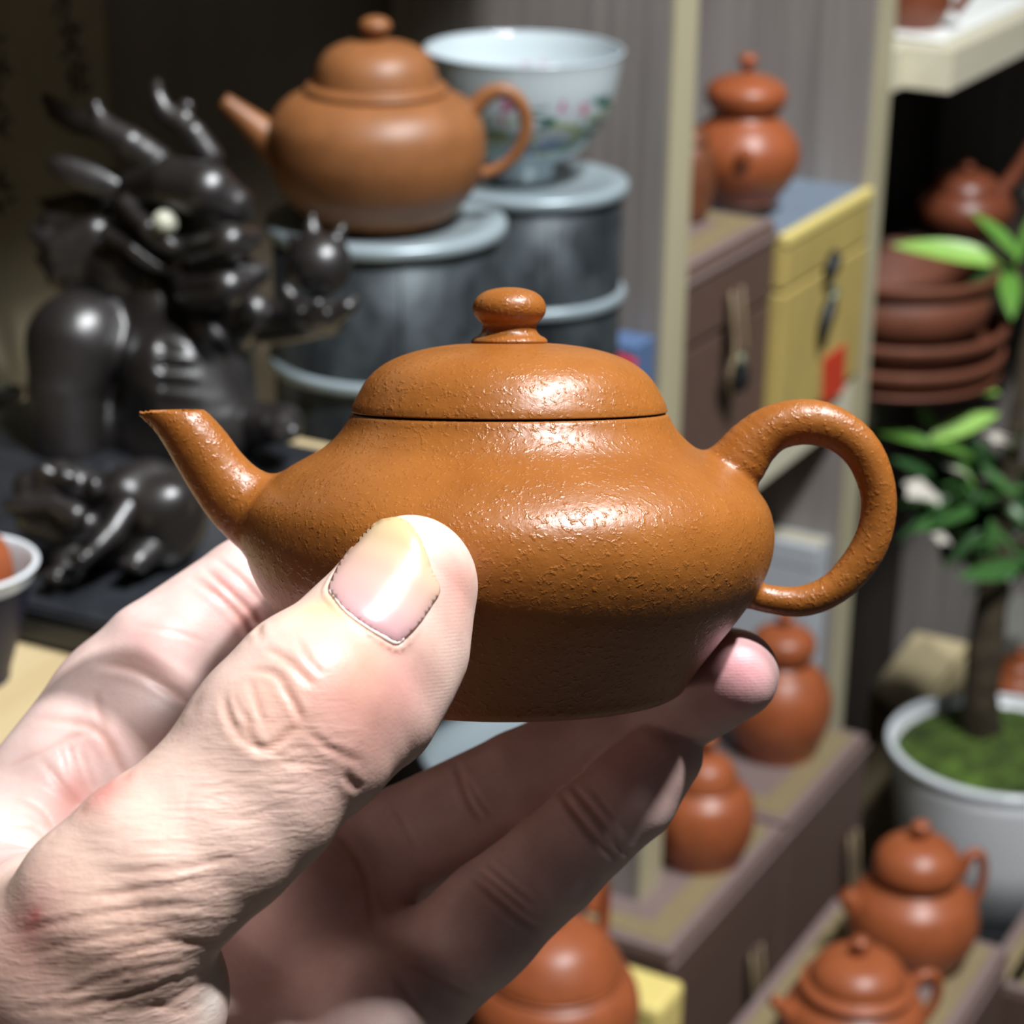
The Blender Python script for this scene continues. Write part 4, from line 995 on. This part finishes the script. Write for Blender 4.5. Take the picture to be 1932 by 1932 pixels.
# thumb knuckle
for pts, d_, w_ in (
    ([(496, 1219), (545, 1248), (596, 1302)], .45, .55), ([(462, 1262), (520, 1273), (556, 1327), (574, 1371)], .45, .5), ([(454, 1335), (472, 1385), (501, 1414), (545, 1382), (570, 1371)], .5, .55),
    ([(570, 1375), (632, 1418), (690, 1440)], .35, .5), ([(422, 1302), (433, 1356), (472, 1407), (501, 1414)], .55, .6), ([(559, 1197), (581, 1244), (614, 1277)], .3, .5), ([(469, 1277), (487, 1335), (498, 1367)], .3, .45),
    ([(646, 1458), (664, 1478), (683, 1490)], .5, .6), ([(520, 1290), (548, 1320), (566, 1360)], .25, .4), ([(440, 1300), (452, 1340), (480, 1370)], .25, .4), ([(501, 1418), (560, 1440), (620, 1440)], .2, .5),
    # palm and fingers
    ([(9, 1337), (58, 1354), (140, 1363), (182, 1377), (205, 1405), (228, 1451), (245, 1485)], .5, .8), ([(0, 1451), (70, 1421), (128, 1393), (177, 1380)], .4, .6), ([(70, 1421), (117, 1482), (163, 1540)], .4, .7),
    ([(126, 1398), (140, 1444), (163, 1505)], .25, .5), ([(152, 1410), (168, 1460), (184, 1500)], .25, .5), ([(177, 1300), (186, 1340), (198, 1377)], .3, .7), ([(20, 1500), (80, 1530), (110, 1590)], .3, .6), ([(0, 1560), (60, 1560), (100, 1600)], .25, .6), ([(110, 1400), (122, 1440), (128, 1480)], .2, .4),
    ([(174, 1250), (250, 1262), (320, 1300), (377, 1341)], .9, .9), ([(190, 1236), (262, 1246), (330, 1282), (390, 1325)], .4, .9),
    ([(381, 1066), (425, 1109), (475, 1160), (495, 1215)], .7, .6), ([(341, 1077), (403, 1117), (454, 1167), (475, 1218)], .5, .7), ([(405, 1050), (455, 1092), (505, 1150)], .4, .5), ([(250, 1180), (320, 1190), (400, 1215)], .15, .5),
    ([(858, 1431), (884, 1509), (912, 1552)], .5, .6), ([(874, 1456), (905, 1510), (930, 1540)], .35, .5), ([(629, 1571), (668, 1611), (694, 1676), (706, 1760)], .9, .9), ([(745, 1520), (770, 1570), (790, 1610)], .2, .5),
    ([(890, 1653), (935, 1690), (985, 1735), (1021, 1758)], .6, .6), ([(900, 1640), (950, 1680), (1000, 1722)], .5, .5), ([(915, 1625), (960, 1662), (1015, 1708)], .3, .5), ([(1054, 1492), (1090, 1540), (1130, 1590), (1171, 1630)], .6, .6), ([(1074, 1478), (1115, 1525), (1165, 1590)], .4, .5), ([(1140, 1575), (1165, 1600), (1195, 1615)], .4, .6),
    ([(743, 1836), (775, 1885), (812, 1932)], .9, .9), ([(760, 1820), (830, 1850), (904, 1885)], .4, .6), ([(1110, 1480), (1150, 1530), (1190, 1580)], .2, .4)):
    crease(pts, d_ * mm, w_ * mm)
# folds across the thumb metacarpal
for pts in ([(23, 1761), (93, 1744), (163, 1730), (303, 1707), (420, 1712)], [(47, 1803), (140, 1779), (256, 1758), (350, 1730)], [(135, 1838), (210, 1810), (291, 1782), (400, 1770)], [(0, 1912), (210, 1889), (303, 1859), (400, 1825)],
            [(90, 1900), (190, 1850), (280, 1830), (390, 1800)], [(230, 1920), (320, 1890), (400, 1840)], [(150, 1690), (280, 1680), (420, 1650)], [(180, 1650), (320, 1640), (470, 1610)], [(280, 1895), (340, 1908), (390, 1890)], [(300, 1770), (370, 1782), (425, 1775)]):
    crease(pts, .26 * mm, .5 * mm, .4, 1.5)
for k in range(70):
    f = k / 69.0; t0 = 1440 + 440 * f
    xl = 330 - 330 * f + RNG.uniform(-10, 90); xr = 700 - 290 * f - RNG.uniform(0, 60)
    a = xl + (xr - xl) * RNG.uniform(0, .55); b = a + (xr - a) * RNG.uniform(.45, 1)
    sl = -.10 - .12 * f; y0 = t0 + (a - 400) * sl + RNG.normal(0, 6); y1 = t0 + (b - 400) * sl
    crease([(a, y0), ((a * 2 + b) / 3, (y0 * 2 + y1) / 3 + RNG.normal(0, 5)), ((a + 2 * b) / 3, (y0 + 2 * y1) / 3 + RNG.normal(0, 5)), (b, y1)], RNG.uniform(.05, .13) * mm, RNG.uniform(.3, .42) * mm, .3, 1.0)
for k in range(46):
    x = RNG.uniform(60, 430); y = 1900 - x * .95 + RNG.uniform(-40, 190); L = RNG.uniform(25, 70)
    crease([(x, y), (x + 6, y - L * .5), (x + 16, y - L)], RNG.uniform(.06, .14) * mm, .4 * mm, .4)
# nail groove
NAIL = [(722, 984), (752, 981), (776, 998), (797, 1034), (812, 1078), (826, 1112), (812, 1140), (786, 1178), (762, 1203), (746, 1213), (720, 1200), (690, 1182), (655, 1156), (634, 1130), (624, 1110), (640, 1072), (664, 1036), (690, 1005)]
NC = np.vstack([crom(np.array(NAIL + NAIL[:1], float), 90)])
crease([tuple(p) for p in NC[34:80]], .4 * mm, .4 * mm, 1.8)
V = V + NR * disp[:, None]
me2.vertices.foreach_set('co', V.astype(np.float32).ravel()); me2.update()
# skin tone: palm pale and pink, back of the thumb more yellow, with skin blotches and one painted highlight
base = np.array(srgb(222, 194, 186)[:3]); tc = np.tile(base, (nv, 1))
def blob(px, py, rad, colr, amt, p3=None):
    global tc
    c_ = hit(px, py) if p3 is None else p3
    if c_ is None: return
    wgt = amt * np.exp(-(np.linalg.norm(V - c_, axis=1) / rad) ** 2); tc = tc * (1 - wgt[:, None]) + np.array(srgb(*colr)[:3]) * wgt[:, None]
thd = chain_d(V, thumb); thm = np.clip(1 - (np.abs(thd) - .002) / .006, 0, 1)
tc = tc * (1 - thm[:, None]) + np.array(srgb(226, 195, 180)[:3]) * thm[:, None]
for b in ((700, 1370, .010, (206, 150, 138), .7), (640, 1290, .006, (204, 140, 132), .55), (700, 1250, .006, (214, 160, 130), .6), (610, 1150, .004, (222, 176, 128), .7), (520, 1330, .006, (212, 160, 134), .5), (760, 1290, .006, (206, 146, 140), .6), (860, 1110, .005, (222, 160, 148), .7),
          (200, 1490, .004, (220, 140, 130), .8), (140, 1500, .004, (224, 146, 136), .7), (80, 1560, .006, (224, 160, 148), .6), (185, 1400, .004, (226, 176, 166), .5), (420, 1110, .004, (222, 150, 146), .6), (300, 1200, .006, (222, 166, 160), .5), (470, 1170, .004, (214, 140, 134), .6),
          (62, 1738, .0044, (230, 160, 156), .6), (67, 1728, .0009, (206, 50, 76), .95), (56, 1742, .0016, (222, 104, 116), .6), (400, 1895, .0035, (244, 236, 226), .7), (30, 1790, .008, (200, 146, 130), .5), (200, 1800, .012, (212, 172, 150), .5),  # the whitest blob paints a highlight on stretched skin at the thumb base
          (1400, 1260, .007, (220, 150, 158), .8), (1380, 1330, .006, (206, 150, 150), .5), (1240, 1440, .010, (204, 150, 144), .4)):
    blob(*b)
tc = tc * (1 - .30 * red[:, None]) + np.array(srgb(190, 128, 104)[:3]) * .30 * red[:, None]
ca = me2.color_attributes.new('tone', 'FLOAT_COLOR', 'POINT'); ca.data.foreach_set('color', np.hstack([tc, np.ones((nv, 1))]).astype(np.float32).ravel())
def attr(name, arr, typ='FLOAT_VECTOR'):
    x = me2.attributes.new(name, typ, 'POINT'); x.data.foreach_set('vector' if typ == 'FLOAT_VECTOR' else 'value', np.ascontiguousarray(arr, np.float32).ravel())
pv = (V - CAM)
attr('fold_dir', np.stack([pv @ RT, pv @ UP, pv @ FW], 1))             # skin line directions of the thumb's back
def bmask(items):
    m_ = np.zeros(nv)
    for px, py, rad in items:
        c_ = hit(px, py)
        if c_ is not None: m_ = np.maximum(m_, np.exp(-(np.linalg.norm(V - c_, axis=1) / rad) ** 2))
    return m_
attr('fold_mask', np.clip(bmask([(470, 1520, .012), (380, 1640, .014), (250, 1760, .016), (330, 1860, .014), (120, 1860, .014), (560, 1440, .008)]), 0, 1) * thm, 'FLOAT')
attr('ridge_mask', bmask([(1400, 1270, .0075), (855, 1130, .0045), (850, 1220, .004), (830, 1290, .004)]), 'FLOAT')
MS = M('skin', srgb(214, 172, 156), 0.44, spec=0.4)
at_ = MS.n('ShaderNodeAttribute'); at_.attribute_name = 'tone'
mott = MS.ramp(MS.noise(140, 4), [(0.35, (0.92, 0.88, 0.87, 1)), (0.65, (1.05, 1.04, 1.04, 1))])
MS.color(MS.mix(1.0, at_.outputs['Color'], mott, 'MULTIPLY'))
MS.b.inputs['Subsurface Weight'].default_value = 0.3; MS.b.inputs['Subsurface Radius'].default_value = (0.0024, 0.0014, 0.0010); MS.b.inputs['Subsurface Scale'].default_value = 0.5
fd_ = MS.n('ShaderNodeAttribute'); fd_.attribute_name = 'fold_dir'
fm_ = MS.n('ShaderNodeAttribute'); fm_.attribute_name = 'fold_mask'
rm_ = MS.n('ShaderNodeAttribute'); rm_.attribute_name = 'ridge_mask'
def lines(ang, sx, sy, scale, lo_, hi_):
    mp_ = MS.n('ShaderNodeMapping'); mp_.inputs['Rotation'].default_value = (0, 0, math.radians(ang)); mp_.inputs['Scale'].default_value = (sx, sy, .3)
    MS.l(fd_.outputs['Vector'], mp_.inputs['Vector'])
    return MS.ramp(MS.noise(scale, 2, vec=mp_.outputs['Vector'], dist=.5), [(lo_, (0, 0, 0, 1)), (hi_, (1, 1, 1, 1))])
l1 = lines(-8, .16, 1, 900, .42, .56); l2 = lines(-26, .14, 1, 700, .40, .55); l3 = lines(68, .2, 1, 800, .38, .5)
MS.bump(MS.mix(1.0, MS.mix(1.0, l1, l2, 'MULTIPLY'), fm_.outputs['Fac'], 'MULTIPLY'), 0.20, 0.0003)
MS.bump(MS.mix(1.0, l3, fm_.outputs['Fac'], 'MULTIPLY'), 0.12, 0.0002)
wv = MS.n('ShaderNodeTexWave'); wv.inputs['Scale'].default_value = 620; wv.inputs['Distortion'].default_value = 2.5; wv.inputs['Detail'].default_value = 1; wv.bands_direction = 'Y'; wv.inputs['Detail Scale'].default_value = .25
MS.l(fd_.outputs['Vector'], wv.inputs['Vector'])
MS.bump(MS.mix(1.0, wv.outputs['Color'], rm_.outputs['Fac'], 'MULTIPLY'), 0.06, 0.0002)
vv = MS.n('ShaderNodeTexVoronoi', feature='DISTANCE_TO_EDGE'); vv.inputs['Scale'].default_value = 1100; MS.l(MS.co, vv.inputs['Vector'])
MS.bump(MS.ramp(vv.outputs['Distance'], [(0, (0, 0, 0, 1)), (0.25, (1, 1, 1, 1))]), 0.06, 0.0002)
MS.bump(MS.noise(500, 3), 0.08, 0.0003)
me2.materials.clear(); me2.materials.append(MS.m)
me2.polygons.foreach_set('use_smooth', [True] * len(me2.polygons))
tag(hand, 'bare left hand holding the caramel teapot, thumb in front and fingers beneath', 'hand')
# thumb nail: a thin curved plate lying in its groove
from mathutils.geometry import delaunay_2d_cdt
ins = [Vector((x, y)) for x in np.arange(620, 835, 7.0) for y in np.arange(975, 1220, 7.0)]
ring_ = [Vector(tuple(p)) for p in NC[:-1]]
out = delaunay_2d_cdt(ring_ + ins, [], [list(range(len(ring_)))], 1, 1e-6)
bvh2 = BVHTree.FromPolygons([tuple(v) for v in V], [tuple(p.vertices) for p in me2.polygons])
nvv = []; cen_ = np.mean(NC, 0)
vd = -FW
for p in out[0]:
    h = bvh.ray_cast(Vector(CAM), Vector(ray(p.x, p.y)).normalized()); q = np.array(h[0]) if h[0] is not None else at(p.x, p.y, .29)
    e = min(np.hypot(NC[:, 0] - p.x, NC[:, 1] - p.y)); nvv.append([q, e, p.x, p.y])
# smooth cylinder-like nail bed: fit a quadric of depth over the outline, then blend up from the groove
A_ = np.array([[1, a[2] - cen_[0], a[3] - cen_[1], (a[2] - cen_[0]) ** 2, (a[3] - cen_[1]) ** 2, (a[2] - cen_[0]) * (a[3] - cen_[1])] for a in nvv]); dv = np.array([(a[0] - CAM) @ FW for a in nvv])
cf = np.linalg.lstsq(A_, dv, rcond=None)[0]; fit = A_ @ cf
def nail_t(a): return ((a[2] - 725) * -.45 + (a[3] - 990) * .89) / 215
NV = [at(a[2], a[3], d_ + .00012 + .00012 * min(1, max(0, (nail_t(a) - .45) / .4)) - .00048 * min(1, a[1] / 15) ** .7) for a, d_ in zip(nvv, dv)]
MN = M('nail', srgb(212, 168, 158), 0.28, spec=0.5, coat=0.15, coat_rough=0.2)
tcn = MN.n('ShaderNodeAttribute'); tcn.attribute_name = 'tone'; MN.color(tcn.outputs['Color']); MN.bump(MN.noise(300, 2, vec=MN.mapped((1, .1, 1))), .05, .0003)
MN.b.inputs['Subsurface Weight'].default_value = 0.3; MN.b.inputs['Subsurface Radius'].default_value = (0.003, 0.0014, 0.001); MN.b.inputs['Subsurface Scale'].default_value = 0.5
no = put_mesh('thumb_nail', np.array(NV), [tuple(f) for f in out[2]], MN.m, hand)
ncol = []
for a in nvv:
    t = ((a[2] - 725) * -.45 + (a[3] - 990) * .89) / 215; lo_, mi_, hi_ = np.array(srgb(214, 184, 140)[:3]), np.array(srgb(212, 172, 156)[:3]), np.array(srgb(204, 158, 160)[:3])
    c_ = lo_ + (mi_ - lo_) * min(1, t / .4) if t < .4 else mi_ + (hi_ - mi_) * min(1, (t - .4) / .4)
    ncol.append([*c_, 1])
ca = no.data.color_attributes.new('tone', 'FLOAT_COLOR', 'POINT'); ca.data.foreach_set('color', np.array(ncol, np.float32).ravel())
no['label'] = 'smooth pinkish thumb nail'
so = no.modifiers.new('s', 'SOLIDIFY'); so.thickness = .0004; so.offset = -1
# pale dry cuticle along the nail root
rows = [hit(*p) for p in NC[40:74]]; rows = [(*(p + (CAM - p) / np.linalg.norm(CAM - p) * .00005), .00022 + .00012 * RNG.random()) for p in rows if p is not None]
v, f = tube(rows, 60, 8); put_mesh('cuticle', v, f, M('cuticle', srgb(236, 222, 210), .6).m, hand)

lb = at(20, 760, .93)
lq = thing('lacquer_box', 'black lacquer box at the left edge beside the dragon figurine', 'box', (lb[0] - .03, lb[1], Z_RISE), CABROT)
hz = lb[2] - Z_RISE
box('body', -.03, .03, -.02, .02, 0, hz * .7, M_BLACK, lq, .002); box('lid', -.031, .031, -.021, .021, hz * .705, hz, M_BLACK, lq, .003)
